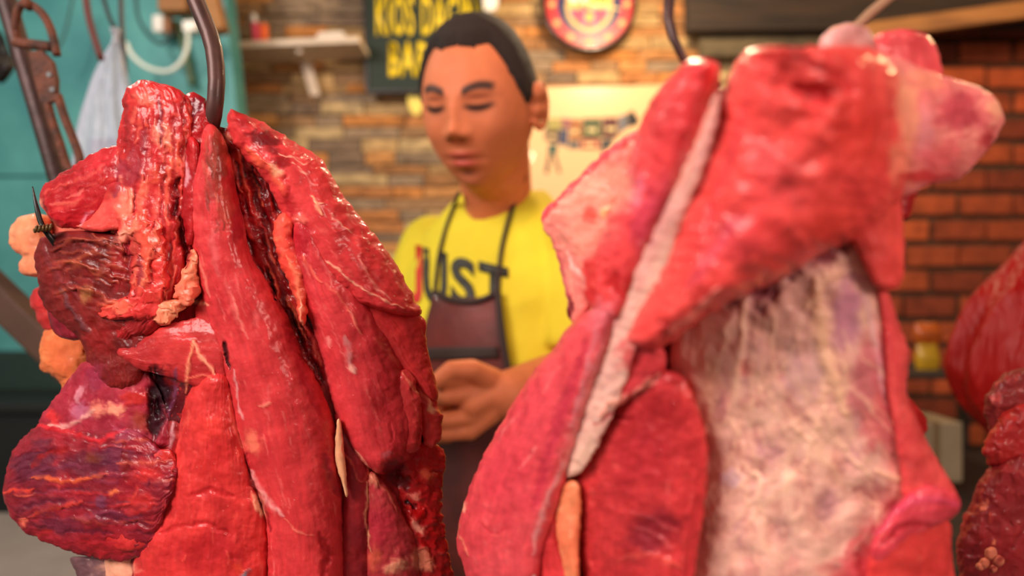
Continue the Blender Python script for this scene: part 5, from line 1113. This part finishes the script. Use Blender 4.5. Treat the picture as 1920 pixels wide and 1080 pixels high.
LB('membrane', [(126, 1040, 205, 1046), (142, 1075, 218, 1080), (160, 1120, 236, 1120), (200, 1200, 250, 1200)], .500, .012, c1=(128, 92, 92), c2=(84, 52, 62), c3=(190, 150, 140), m=M_MEMB, mid=.002, grain=12, cap=(10, 30), label='grey brown shred of membrane')
LB('fat', [(196, 1040, 268, 1034), (198, 1085, 272, 1085), (208, 1140, 280, 1140), (240, 1220, 290, 1220)], .494, .014, c1=(240, 176, 140), c2=(222, 120, 100), c3=(248, 206, 176), m=M_FAT, cap=(10, 30), label='pale fat at the lower edge')

# ------------------------------------------------------------------ right piece
right = thing('hanging_beef', 'large pale pink beef cut on the right, with a white tendon and membrane', 'meat', P(1440, 1360, .38))
MR = [
 ('e', 1700, 760, 62, 260, -8, (206, 82, 84), .85, 0, ('web',)), ('e', 1700, 1000, 80, 70, -20, (200, 64, 74), .85, 0, ('web',)), ('e', 1600, 1080, 90, 40, -20, (204, 76, 80), .7, 0, ('web',)),
 ('e', 1480, 560, 130, 60, 0, (160, 96, 100), .3, 0, ('web',)),  # shade of the big muscle above, put into the membrane's colour
 ('s', [(1372, 120), (1345, 200), (1310, 290), (1268, 380), (1222, 460), (1196, 540)], 30, (232, 158, 150), .75, .0006),
 ('s', [(1180, 560), (1140, 660), (1100, 760), (1058, 880)], 26, (232, 170, 160), .5, 0),
 ('s', [(1300, 110), (1290, 200), (1270, 280)], 10, (214, 44, 48), .5, 0), ('s', [(1345, 120), (1330, 200), (1300, 290), (1270, 360)], 9, (240, 156, 136), .55, .0005), ('e', 1250, 220, 30, 60, 30, (206, 52, 58), .5, 0),
 ('e', 1215, 400, 26, 80, 20, (196, 60, 90), .55, 0), ('e', 1195, 360, 14, 40, 10, (214, 130, 160), .5, 0), ('s', [(1196, 250), (1184, 330), (1176, 400)], 5, (226, 130, 136), .6, .0004),
 ('e', 1530, 175, 46, 24, 10, (186, 24, 34), .7, -.003), ('s', [(1480, 100), (1540, 130), (1590, 160), (1600, 200)], 14, (206, 34, 40), .6, -.001), ('e', 1600, 250, 70, 80, 0, (220, 58, 50), .7, .001),
 ('s', [(1450, 130), (1440, 170), (1430, 210)], 12, (226, 84, 84), .5, .001), ('e', 1450, 330, 70, 80, 0, (216, 72, 78), .5, 0), ('e', 1380, 450, 80, 60, -30, (206, 58, 70), .5, 0), ('e', 1560, 420, 50, 60, 0, (222, 62, 52), .6, 0),
 ('s', [(1405, 170), (1380, 260), (1350, 350), (1320, 440)], 12, (190, 44, 60), .4, -.0008), ('s', [(1390, 400), (1340, 470), (1290, 540)], 16, (200, 66, 92), .5, 0), ('s', [(1350, 540), (1300, 590), (1262, 612), (1240, 640)], 7, (240, 150, 136), .8, .001), ('s', [(1380, 545), (1440, 520), (1500, 494)], 5, (226, 130, 92), .7, .0006),
 ('s', [(1232, 600), (1252, 610), (1240, 640)], 5, (190, 20, 30), .8, -.002), ('e', 1690, 300, 26, 60, 0, (238, 140, 110), .7, 0), ('e', 1700, 200, 24, 70, -8, (240, 156, 120), .85, 0), ('e', 1735, 150, 40, 22, 20, (236, 140, 112), .8, 0), ('e', 1735, 250, 20, 60, 5, (220, 130, 136), .8, 0),
 ('e', 1800, 210, 46, 40, 20, (178, 50, 66), .75, 0), ('e', 1760, 290, 50, 30, 0, (208, 76, 82), .6, 0), ('e', 1868, 205, 20, 22, 30, (236, 166, 130), .8, .0005), ('e', 1850, 262, 14, 24, 20, (176, 40, 48), .7, -.001), ('e', 1730, 330, 50, 16, 0, (200, 40, 44), .7, 0),
 # pale flap
 ('e', 1110, 370, 80, 70, -30, (240, 166, 140), .85, 0), ('e', 1090, 420, 44, 50, 0, (238, 150, 130), .8, 0), ('e', 1106, 402, 14, 16, 20, (226, 60, 50), .6, .0008), ('e', 1136, 396, 10, 14, 20, (250, 200, 120), .6, .0006), ('s', [(1192, 250), (1130, 296), (1080, 340), (1020, 398), (1018, 416)], 8, (216, 50, 66), .85, .001),
 ('s', [(1034, 450), (1050, 510), (1066, 560)], 10, (206, 74, 90), .7, 0), ('s', [(1060, 470), (1090, 520), (1100, 540)], 6, (244, 190, 180), .8, .0006), ('e', 1066, 582, 8, 24, 0, (90, 14, 20), .85, -.001),
 # left panel
 ('e', 1010, 780, 50, 90, 25, (214, 68, 82), .5, 0), ('e', 950, 900, 60, 80, 20, (206, 56, 72), .6, 0), ('s', [(970, 880), (990, 860), (1010, 836)], 3, (240, 150, 140), .6, .0006), ('s', [(934, 830), (950, 800), (980, 770)], 2.5, (234, 130, 126), .5, .0003), ('s', [(1015, 740), (1040, 700), (1060, 680)], 2.5, (234, 130, 126), .5, .0003),
 ('s', [(900, 980), (925, 1000), (950, 990)], 2.5, (176, 28, 40), .6, -.0008), ('s', [(1100, 640), (1060, 760), (1020, 880), (1000, 960)], 14, (186, 40, 66), .55, -.001), ('s', [(1120, 600), (1110, 660), (1070, 800)], 8, (206, 150, 160), .4, 0), ('e', 1130, 590, 30, 40, 20, (214, 110, 120), .7, 0),
 ('e', 866, 950, 9, 14, 0, (244, 170, 140), .9, .001), ('s', [(880, 1040), (860, 1000), (862, 980)], 3, (240, 140, 110), .8, .0005), ('s', [(1062, 860), (1030, 930), (1012, 980), (1000, 1040)], 8, (228, 176, 168), .6, .0004),
 ('s', [(1090, 500), (1110, 540), (1150, 560)], 8, (220, 60, 56), .6, .0008), ('e', 1150, 530, 16, 30, -20, (176, 24, 26), .7, -.002),
 # lower dark muscle
 ('s', [(1236, 700), (1212, 724), (1176, 744), (1140, 764), (1126, 780)], 9, (242, 160, 140), .9, .0012), ('e', 1185, 665, 34, 30, -20, (208, 56, 62), .7, .001), ('e', 1230, 780, 70, 60, 0, (156, 28, 34), .7, 0), ('e', 1200, 860, 60, 70, 0, (172, 34, 46), .5, 0), ('e', 1220, 1000, 60, 44, -20, (120, 22, 36), .75, -.0006),
 ('s', [(1110, 800), (1150, 780), (1190, 790)], 6, (140, 20, 28), .6, -.001), ('s', [(1180, 960), (1220, 970), (1270, 1000)], 3, (206, 96, 96), .6, .0008), ('s', [(1190, 990), (1230, 1000), (1262, 1030)], 3, (206, 96, 96), .6, .0008), ('s', [(1300, 740), (1316, 800), (1322, 880), (1310, 1000)], 9, (214, 56, 56), .6, .0005),
 ('s', [(1160, 1050), (1220, 1040), (1280, 1066)], 8, (214, 84, 70), .6, .0006), ('e', 1290, 730, 16, 26, 0, (214, 70, 62), .6, 0),
 # membrane
 ('e', 1430, 540, 34, 40, 10, (110, 40, 56), .8, -.002, ('web',)), ('e', 1470, 500, 34, 24, 0, (90, 24, 34), .85, -.002, ('web',)), ('e', 1550, 470, 44, 30, -20, (116, 34, 44), .85, -.002, ('web',)), ('e', 1370, 560, 16, 20, 0, (90, 46, 60), .7, -.001, ('web',)),  # shade under the big muscle's edge, painted as dark purple blotches
 ('s', [(1395, 560), (1390, 640), (1378, 720), (1360, 800)], 9, (238, 190, 162), .8, .0008, ('web',)), ('s', [(1530, 520), (1540, 620), (1560, 700), (1590, 780)], 20, (236, 184, 146), .8, .0012, ('web',)), ('s', [(1600, 500), (1540, 530), (1510, 580)], 14, (236, 180, 150), .8, .001, ('web',)),
 ('s', [(1560, 640), (1596, 720), (1630, 800), (1664, 860)], 5, (240, 190, 160), .85, .0008, ('web',)), ('s', [(1555, 660), (1545, 760), (1580, 840), (1640, 900)], 6, (240, 190, 160), .8, .0008, ('web',)), ('s', [(1550, 760), (1520, 820), (1500, 900)], 5, (240, 190, 160), .7, .0006, ('web',)),
 ('e', 1590, 590, 30, 80, 6, (184, 116, 140), .85, 0, ('web',)), ('e', 1630, 700, 36, 90, 10, (190, 90, 100), .75, 0, ('web',)), ('e', 1655, 800, 40, 60, 20, (196, 84, 90), .7, 0, ('web',)), ('e', 1410, 660, 24, 50, 10, (214, 150, 150), .5, 0, ('web',)), ('e', 1402, 690, 18, 20, 0, (224, 110, 100), .6, 0, ('web',)),
 ('s', [(1620, 540), (1640, 640), (1660, 760)], 6, (222, 170, 178), .6, .0005, ('web',)), ('e', 1640, 930, 46, 26, 10, (164, 88, 86), .7, -.0008, ('web',)), ('e', 1540, 950, 22, 34, 0, (176, 120, 118), .6, -.0006, ('web',)), ('e', 1500, 700, 40, 60, 0, (206, 160, 170), .5, 0, ('web',)), ('e', 1330, 720, 18, 60, 0, (224, 170, 140), .6, 0, ('web',)),
 ('s', [(1640, 880), (1690, 900), (1720, 915)], 7, (236, 180, 150), .8, .0012, ('web',)), ('e', 1372, 898, 30, 20, 0, (206, 176, 190), .6, .0008, ('web',)), ('s', [(1400, 880), (1430, 900), (1416, 940)], 5, (246, 206, 180), .8, .0012, ('web',)), ('s', [(1580, 1040), (1620, 1000), (1680, 980)], 9, (190, 60, 72), .7, 0, ('web',)), ('e', 1620, 1060, 60, 40, -20, (196, 60, 70), .75, 0, ('web',)),
 ('e', 1480, 930, 20, 60, 0, (240, 196, 170), .5, .0008, ('web',)),
 # right rim
 ('s', [(1652, 560), (1672, 640), (1690, 740)], 8, (206, 60, 66), .6, 0), ('s', [(1640, 1000), (1690, 950), (1740, 935), (1796, 945)], 10, (210, 70, 110), .6, .0005), ('s', [(1650, 1020), (1700, 985), (1760, 985)], 9, (150, 20, 30), .7, -.001),
]
def right_field(px, py): return .276 + .018 * (py - 540) / 540 + .100 * (np.clip(1460 - px, 0, None) / 590) ** 2 + .035 * (np.clip(px - 1460, 0, None) / 400) ** 2
RLIFT = iter([-.016, -.012, .0, -.03, .009, .006, .015, -.004, .002, .007, .009, .003, .008, -.012, -.004, -.014, -.004, .008, .012, .010, .012, .022])
_r = random.Random(5)
def branch(x, y, ang, w, n, dep=0):
    """a fibre of the white web: wanders downward and forks"""
    pts = [(x, y)]
    for k in range(n):
        ang += _r.uniform(-.38, .38); ang = max(-.85, min(.85, ang)); L_ = _r.uniform(22, 40)
        x += math.sin(ang) * L_; y += math.cos(ang) * L_; pts.append((x, y))
        if dep < 2 and _r.random() < .32: branch(x, y, ang + _r.choice((-.6, .6)), w * .75, max(2, int((n - k) * .6)), dep + 1)
    MR.append(('s', pts, w, (242, 192, 160), _r.uniform(.3, .62), .0003, ('web',)))
for k in range(7): branch(1360 + k * 36 + _r.uniform(-8, 8), 560 + _r.uniform(-20, 60), (k - 4) * .09, _r.uniform(3, 7), 14)
for k in range(6): branch(1320 + k * 60 + _r.uniform(-14, 14), 780 + _r.uniform(-40, 120), _r.uniform(-.5, .5), _r.uniform(2.5, 5), 8)
for k in range(60):
    cx_, cy_ = _r.uniform(1330, 1700), _r.uniform(640, 1090)
    if cx_ < 1660 - max(0, 800 - cy_) * .2: MR.insert(0, ('e', cx_, cy_, _r.uniform(9, 22), _r.uniform(16, 38), _r.uniform(-20, 20), _r.choice([(190, 116, 112), (196, 128, 116), (196, 134, 138)]), _r.uniform(.3, .65), -.0003, ('web',)))
def RB(name, sec, Y, T, **k):
    lighten(k, .12)
    for a_, f_ in (('mid', .55), ('lump', .8), ('fine', .6)):
        if a_ in k: k[a_] *= f_
    return lobe(right, name, sec, Y, T, marks=MR, res=k.pop('res', 3.2), field=right_field, lift=next(RLIFT), kt=k.pop('kt', .36), **k)
P1, P2, P3 = (222, 74, 74), (204, 54, 60), (236, 118, 108)
RB('inner_muscle', [(1330, 150, 1620, 130), (1250, 240, 1670, 240), (1200, 340, 1660, 340), (1150, 450, 1640, 450), (1130, 560, 1630, 560), (1110, 680, 1650, 680), (1060, 800, 1680, 800), (1010, 900, 1720, 900), (970, 1000, 1740, 1000), (960, 1130, 1750, 1130), (1020, 1340, 1700, 1340)], (.40, .37, .43, .37), .014, Tb=.08, c1=(150, 24, 34), c2=(116, 14, 24), m=M_WET, cap=(60, 120), res=5, label='dark inner flesh behind the folds')
RB('fat', [(1192, 238, 1240, 236), (1132, 284, 1236, 290), (1076, 340, 1210, 350), (1018, 396, 1180, 400), (1018, 425, 1160, 430), (1036, 455, 1145, 460), (1048, 500, 1130, 510), (1062, 560, 1115, 560), (1064, 606, 1092, 610)], .420, .020, c1=(238, 150, 130), c2=(222, 100, 98), c3=(246, 190, 164), m=M_FAT, cap=(16, 20), edge=2.5, lines=.1, label='pale pink flap of fat at the left side')
RB('muscle', [(1066, 602, 1175, 540), (1040, 652, 1158, 620), (1003, 692, 1140, 690), (962, 755, 1112, 755), (925, 820, 1090, 820), (893, 882, 1066, 890), (868, 950, 1046, 960), (856, 1012, 1026, 1020), (868, 1062, 1016, 1070), (890, 1130, 1010, 1130), (940, 1260, 1030, 1260)], (.435, .405, .440, .415), .030, c1=(218, 70, 80), c2=(204, 54, 66), c3=(232, 104, 106), mid=.0006, fine=.0001, grain=26, lump=.0018, cap=(34, 50), edge=1.6, label='large smooth left panel of muscle', kt=.8)
RB('membrane', [(1668, 760, 1700, 740), (1680, 800, 1735, 780), (1700, 830, 1742, 815)], .42, .02, c1=(176, 20, 24), c2=(140, 10, 16), c3=(210, 60, 50), m=M_WET, cap=(12, 12), label='small dark red lump sticking out at the right side')
RB('fat', [(1056, 902, 1086, 898), (1042, 950, 1090, 950), (1044, 1005, 1086, 1005), (1054, 1060, 1086, 1060), (1062, 1130, 1090, 1130)], .398, .012, c1=(238, 140, 96), c2=(230, 110, 76), c3=(246, 186, 140), m=M_FAT, cap=(16, 30), label='orange cream streak of fat')
RB('muscle', [(1030, 895, 1056, 898), (1008, 955, 1048, 960), (1002, 1020, 1050, 1020), (1008, 1085, 1070, 1090), (1020, 1160, 1080, 1160)], .410, .016, c1=(206, 44, 50), cap=(16, 30))
RB('membrane', [(992, 955, 1004, 960), (976, 1000, 998, 1010), (972, 1060, 1004, 1070), (980, 1130, 1010, 1130)], .412, .012, c1=(222, 180, 176), c2=(206, 130, 134), c3=(238, 206, 196), m=M_MEMB, cap=(14, 20), label='white sinew at the lower edge')
RB('membrane', [(1440, 455, 1606, 440), (1385, 520, 1640, 510), (1282, 600, 1655, 590), (1256, 680, 1668, 680), (1282, 760, 1688, 765), (1312, 830, 1712, 840), (1318, 900, 1745, 900), (1306, 980, 1755, 980), (1296, 1060, 1760, 1070), (1300, 1150, 1765, 1150), (1340, 1320, 1740, 1320)], (.375, .345, .385, .355), .022, c1=(232, 178, 158), c2=(212, 146, 136), c3=(240, 196, 172), m=M_MEMB, lump=.003, mid=.0007, fine=.00005, cap=(30, 60), web=((232, 186, 168), .35), lid='web', lines=0, fibre=.0003, label='broad whitish membrane with a web of cream fibres')
RB('muscle', [(1642, 505, 1664, 540), (1652, 600, 1684, 600), (1660, 665, 1704, 663), (1664, 740, 1701, 735), (1676, 800, 1727, 803), (1684, 850, 1758, 862), (1690, 895, 1788, 912), (1688, 940, 1803, 948)], (.352, .366, .338, .358), .018, c1=P1, c2=P2, c3=P3, cap=(20, 18), label='red rim along the right side')
RB('muscle', [(1700, 955, 1785, 968), (1650, 1000, 1784, 1020), (1630, 1050, 1790, 1078), (1626, 1130, 1796, 1140), (1640, 1260, 1780, 1260)], (.350, .366, .352, .366), .018, c1=(208, 52, 50), c2=(190, 36, 40), cap=(20, 50))
RB('muscle', [(1803, 930, 1801, 962), (1745, 908, 1752, 990), (1695, 930, 1715, 1015), (1655, 985, 1688, 1050), (1620, 1030, 1650, 1075)], (.345, .345, .350, .352), .018, c1=(210, 60, 78), c2=(198, 44, 60), c3=(228, 100, 120), cap=(14, 26), label='pink fold at the lower right corner')
# lower dark muscle group
RB('muscle', [(1205, 700, 1272, 688), (1150, 752, 1302, 745), (1096, 812, 1322, 815), (1078, 870, 1328, 870), (1074, 930, 1324, 930), (1078, 990, 1316, 990), (1086, 1050, 1304, 1060), (1096, 1120, 1300, 1130), (1110, 1260, 1290, 1260)], (.402, .380, .405, .385), .024, c1=(196, 44, 48), c2=(166, 28, 36), c3=(220, 84, 78), mid=.0012, grain=22, fine=.0003, fibre=.0008, cap=(26, 50), edge=2.4, label='darker coarse muscle at the lower centre')
RB('muscle', [(1180, 622, 1228, 636), (1152, 650, 1246, 660), (1132, 690, 1246, 695), (1116, 735, 1210, 728), (1112, 766, 1150, 770)], (.388, .380, .392, .388), .022, c1=(210, 58, 66), c2=(196, 44, 54), cap=(18, 18))
# upper knob at the right and the knotted top
RB('muscle', [(1684, 325, 1728, 330), (1682, 370, 1716, 375), (1688, 415, 1706, 412)], .372, .016, c1=(170, 22, 28), c2=(130, 12, 18), m=M_WET, cap=(12, 14))
RB('membrane', [(1630, 88, 1650, 360), (1696, 112, 1698, 368), (1748, 136, 1744, 346), (1800, 150, 1800, 335), (1842, 166, 1838, 296), (1870, 186, 1862, 268), (1887, 214, 1882, 240)], (.372, .372, .378, .378), .034, c1=(226, 128, 120), c2=(208, 88, 92), c3=(240, 170, 146), m=M_MEMB, cap=(10, 24), lines=0, label='rounded pink knob under a translucent skin, at the right')
RB('muscle', [(1655, 56, 1722, 52), (1630, 80, 1750, 78), (1625, 110, 1764, 112), (1640, 160, 1770, 160)], .392, .022, c1=(218, 72, 80), c2=(204, 52, 62), cap=(12, 14))
RB('membrane', [(1572, 44, 1606, 42), (1546, 64, 1632, 58), (1534, 92, 1642, 84), (1548, 118, 1640, 112)], .382, .016, c1=(206, 158, 152), c2=(170, 96, 92), c3=(232, 206, 206), m=M_MEMB, mid=.002, cap=(10, 10), label='greyish knot of skin where the string is tied')
# the big pink muscles in front
RB('muscle', [(1290, 104, 1352, 112), (1232, 172, 1348, 180), (1198, 236, 1334, 250), (1178, 310, 1306, 320), (1150, 388, 1268, 390), (1122, 450, 1236, 460), (1108, 510, 1200, 530), (1106, 562, 1178, 585), (1112, 602, 1150, 612)], (.372, .358, .402, .388), .030, c1=(226, 62, 66), c2=(208, 46, 54), c3=(236, 108, 104), lump=.0018, mid=.0008, cap=(18, 26), edge=2.5, label='upper left muscle beside the white tendon', kt=.8)
RB('muscle', [(1098, 478, 1128, 484), (1090, 515, 1150, 520), (1098, 560, 1164, 562), (1124, 594, 1150, 600)], .384, .016, c1=(216, 54, 54), c2=(198, 38, 42), cap=(14, 12))
RB('muscle', [(1600, 345, 1690, 335), (1582, 400, 1692, 400), (1600, 455, 1696, 460), (1624, 505, 1694, 515), (1644, 545, 1684, 545)], (.352, .356, .350, .354), .018, c1=(220, 66, 60), c2=(204, 48, 48), cap=(20, 16), label='tongue shaped flap hanging at the right')
RB('muscle', [(1408, 82, 1500, 92), (1384, 112, 1625, 88), (1364, 150, 1684, 138), (1345, 205, 1696, 222), (1320, 272, 1700, 300), (1292, 340, 1690, 368), (1264, 408, 1625, 436), (1238, 470, 1556, 470), (1214, 528, 1460, 525), (1190, 582, 1345, 580), (1172, 622, 1262, 640), (1170, 650, 1225, 660)], (.352, .362, .392, .386), .044, c1=(232, 70, 66), c2=(216, 50, 52), c3=(240, 110, 98), lump=.0034, mid=.0010, grain=40, fine=.0001, cap=(26, 26), edge=3, p=2.1, label='biggest bright pink red muscle, folded over the membrane', kt=.8)
RB('tendon', [(1341, 170, 1353, 173), (1317, 233, 1345, 242), (1285, 303, 1325, 314), (1255, 366, 1299, 378), (1217, 425, 1273, 443), (1186, 484, 1258, 509), (1160, 557, 1236, 575), (1132, 629, 1198, 648), (1100, 700, 1174, 714), (1074, 768, 1148, 778), (1052, 838, 1112, 852), (1042, 891, 1076, 901)], (.345, .338, .408, .402), .007, c1=(234, 186, 164), c2=(222, 160, 150), c3=(240, 206, 190), m=M_MEMB, cap=(16, 24), edge=3, lines=.3, mid=.0006, grain=40, lump=.0006, label='long white tendon', kt=.5)

# ------------------------------------------------------------------ third piece, lower right corner
low = thing('hanging_beef', 'shaded dark red beef piece in the lower right corner, before the red bag', 'meat', P(1930, 1330, .62))  # its shade is put into the darker flesh colours below
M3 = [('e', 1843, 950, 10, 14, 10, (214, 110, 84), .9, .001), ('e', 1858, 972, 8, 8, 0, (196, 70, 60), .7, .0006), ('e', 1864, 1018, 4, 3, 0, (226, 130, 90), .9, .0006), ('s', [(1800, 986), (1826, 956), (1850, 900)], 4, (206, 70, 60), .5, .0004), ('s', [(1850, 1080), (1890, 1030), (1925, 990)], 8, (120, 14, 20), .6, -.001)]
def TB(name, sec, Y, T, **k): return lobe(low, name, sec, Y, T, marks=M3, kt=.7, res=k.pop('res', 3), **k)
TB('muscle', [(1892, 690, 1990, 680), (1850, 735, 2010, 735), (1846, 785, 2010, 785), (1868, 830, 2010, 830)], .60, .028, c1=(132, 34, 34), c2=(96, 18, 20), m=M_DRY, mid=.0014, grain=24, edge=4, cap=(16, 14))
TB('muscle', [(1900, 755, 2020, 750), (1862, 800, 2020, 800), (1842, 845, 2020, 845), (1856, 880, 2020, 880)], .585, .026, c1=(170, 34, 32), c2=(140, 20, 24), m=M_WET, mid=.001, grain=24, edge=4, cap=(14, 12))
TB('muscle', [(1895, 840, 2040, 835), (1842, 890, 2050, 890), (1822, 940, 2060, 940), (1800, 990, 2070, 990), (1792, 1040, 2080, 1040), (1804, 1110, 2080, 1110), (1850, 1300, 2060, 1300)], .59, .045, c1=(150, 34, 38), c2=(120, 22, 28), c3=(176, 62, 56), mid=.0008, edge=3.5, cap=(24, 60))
for (x, y, r_) in ((1846, 1056, 11), (1858, 1038, 13), (1872, 1052, 12), (1838, 1062, 9), (1862, 1066, 9)):
    TB('fat', [(x - r_ * .6, y - r_, x + r_ * .6, y - r_), (x - r_, y, x + r_, y), (x - r_ * .6, y + r_, x + r_ * .6, y + r_)], .540, .008, c1=(214, 130, 100), c2=(200, 104, 82), m=M_FAT, cap=(r_ * .6, r_ * .6), res=2, lump=.0005, mid=.0005, lines=0, fibre=0)

# ------------------------------------------------------------------ trimmings hanging behind the left piece
trim = thing('hanging_trimmings', 'orange pink fatty trimmings hanging behind the left edge of the dark red meat', 'meat', P(90, 800, .60))
def HB(name, sec, Y, T, **k): return lobe(trim, name, sec, Y, T, res=3, **k)
HB('fat', [(40, 400, 90, 400), (18, 430, 100, 430), (20, 462, 100, 462), (40, 480, 100, 480), (34, 500, 100, 500), (46, 520, 90, 520)], .545, .016, c1=(238, 150, 108), c2=(226, 120, 84), c3=(246, 180, 140), m=M_FAT, cap=(10, 8), lines=0, edge=3)
HB('muscle', [(66, 535, 130, 525), (56, 560, 140, 555), (70, 600, 150, 600), (90, 625, 150, 625)], .55, .016, c1=(200, 50, 50), m=M_WET, cap=(10, 10), edge=3)
HB('fat', [(92, 600, 170, 590), (78, 640, 180, 640), (76, 690, 185, 690), (110, 715, 170, 720), (135, 780, 170, 780)], .55, .020, c1=(230, 130, 74), c2=(214, 96, 56), c3=(240, 160, 110), m=M_FAT, cap=(14, 30), lines=0, edge=4)

HB('sinew', [(96, 380, 190, 380), (98, 450, 230, 450), (100, 530, 240, 530), (104, 600, 240, 600), (110, 660, 220, 660)], .545, .012, c1=(214, 110, 90), m=M_FAT, cap=(16, 20), lines=0)

# ------------------------------------------------------------------ hooks, rail and string
rail = thing('hanging_rail', 'iron rail above the picture carrying the meat hooks', 'rail', (0, .47, 1.90))
tube('rail_bar', [(-1.9, .47, 1.90), (0, .47, 1.90), (1.9, .47, 1.90)], .012, M_DARKFE, rail, n=14, seg=8)
for x in (-1.7, 1.7): tube('rail_hanger', [(x, .47, 1.90), (x, .47, 2.90)], .008, M_DARKFE, rail, n=10, seg=4)
def hook(lab, pts, rad, m=M_HOOK):
    t = thing('meat_hook', lab, 'hook', Vector(pts[-1])); tube('hook_bar', pts, rad, m, t, n=18, seg=60); return t
def over_rail(x): return [(x, .470 + .020, 1.895), (x, .47, 1.918), (x, .448, 1.898), (x, .452, 1.85)]
hook('thick brown steel meat hook sunk into the top of the dark red meat', over_rail(-.262) + [tuple(P(270, -300, .452)), tuple(P(325, -110, .452)), tuple(P(367, 0, .450)), tuple(P(398, 80, .447)), tuple(P(406, 150, .445)), tuple(P(402, 205, .445)), tuple(P(396, 240, .452)), tuple(P(386, 262, .475)), tuple(P(372, 262, .52)), tuple(P(352, 244, .53))], [.0056] * 11 + [.0054, .005, .0036, .001])
hook('brown curved meat hook holding the pale pink meat, right of the clock', over_rail(.105) + [tuple(P(1330, -170, .33)), tuple(P(1285, -70, .315)), tuple(P(1260, -20, .31)), tuple(P(1253, 30, .305)), tuple(P(1264, 75, .302)), tuple(P(1286, 118, .302)), tuple(P(1312, 150, .31)), tuple(P(1350, 160, .32))], [.0031] * 10 + [.0025, .001])
hook('thin black hook tip poking out at the left of the dark red meat', [tuple(P(150, 520, .50)), tuple(P(100, 452, .475)), tuple(P(78, 420, .474)), tuple(P(68, 385, .474)), tuple(P(61, 350, .476))], [.0016, .0022, .002, .0016, .0004], M_BLK)
hook('iron meat hook holding the shaded beef piece at the right edge', over_rail(.36) + [tuple(P(1950, 300, .56)), tuple(P(1948, 560, .585)), tuple(P(1950, 660, .585)), tuple(P(1954, 720, .59)), tuple(P(1962, 740, .60))], [.004] * 8 + [.001])
wire = thing('wire_wrap', 'small brown wire wrapped where the thin black hook enters the meat', 'wire', P(80, 430, .465))
cs = []
for k in range(40):
    t = k / 39; a = t * 2 * math.pi * 5; cs.append(P(64 + 34 * t, 430 + 5 * math.sin(a) - 4 * t, .466 + .003 * math.cos(a)))
tube('coil', cs, .0009, mat('brown_wire', (96, 70, 34), .5, metal=.4), wire, n=6, seg=160)
tag(tube('string', [P(1578, 78, .292), P(1602, 56, .292), P(1636, 20, .296), P(1668, -6, .30), P(1900, -200, .36), (.40, .47, 1.90)], [.0020, .0024, .0016, .0015, .0015, .0015], mat('twine', (150, 112, 84), .8), n=10, seg=30), 'brown twine tied to the knot on top of the pale pink meat', 'string')
for o in SC.objects:
    if o.name.startswith('hanging_beef') and o.get('label'): o['group'] = 'beef cuts hanging from the rail'
    if o.name.startswith('meat_hook') and o.get('label'): o['group'] = 'meat hooks'
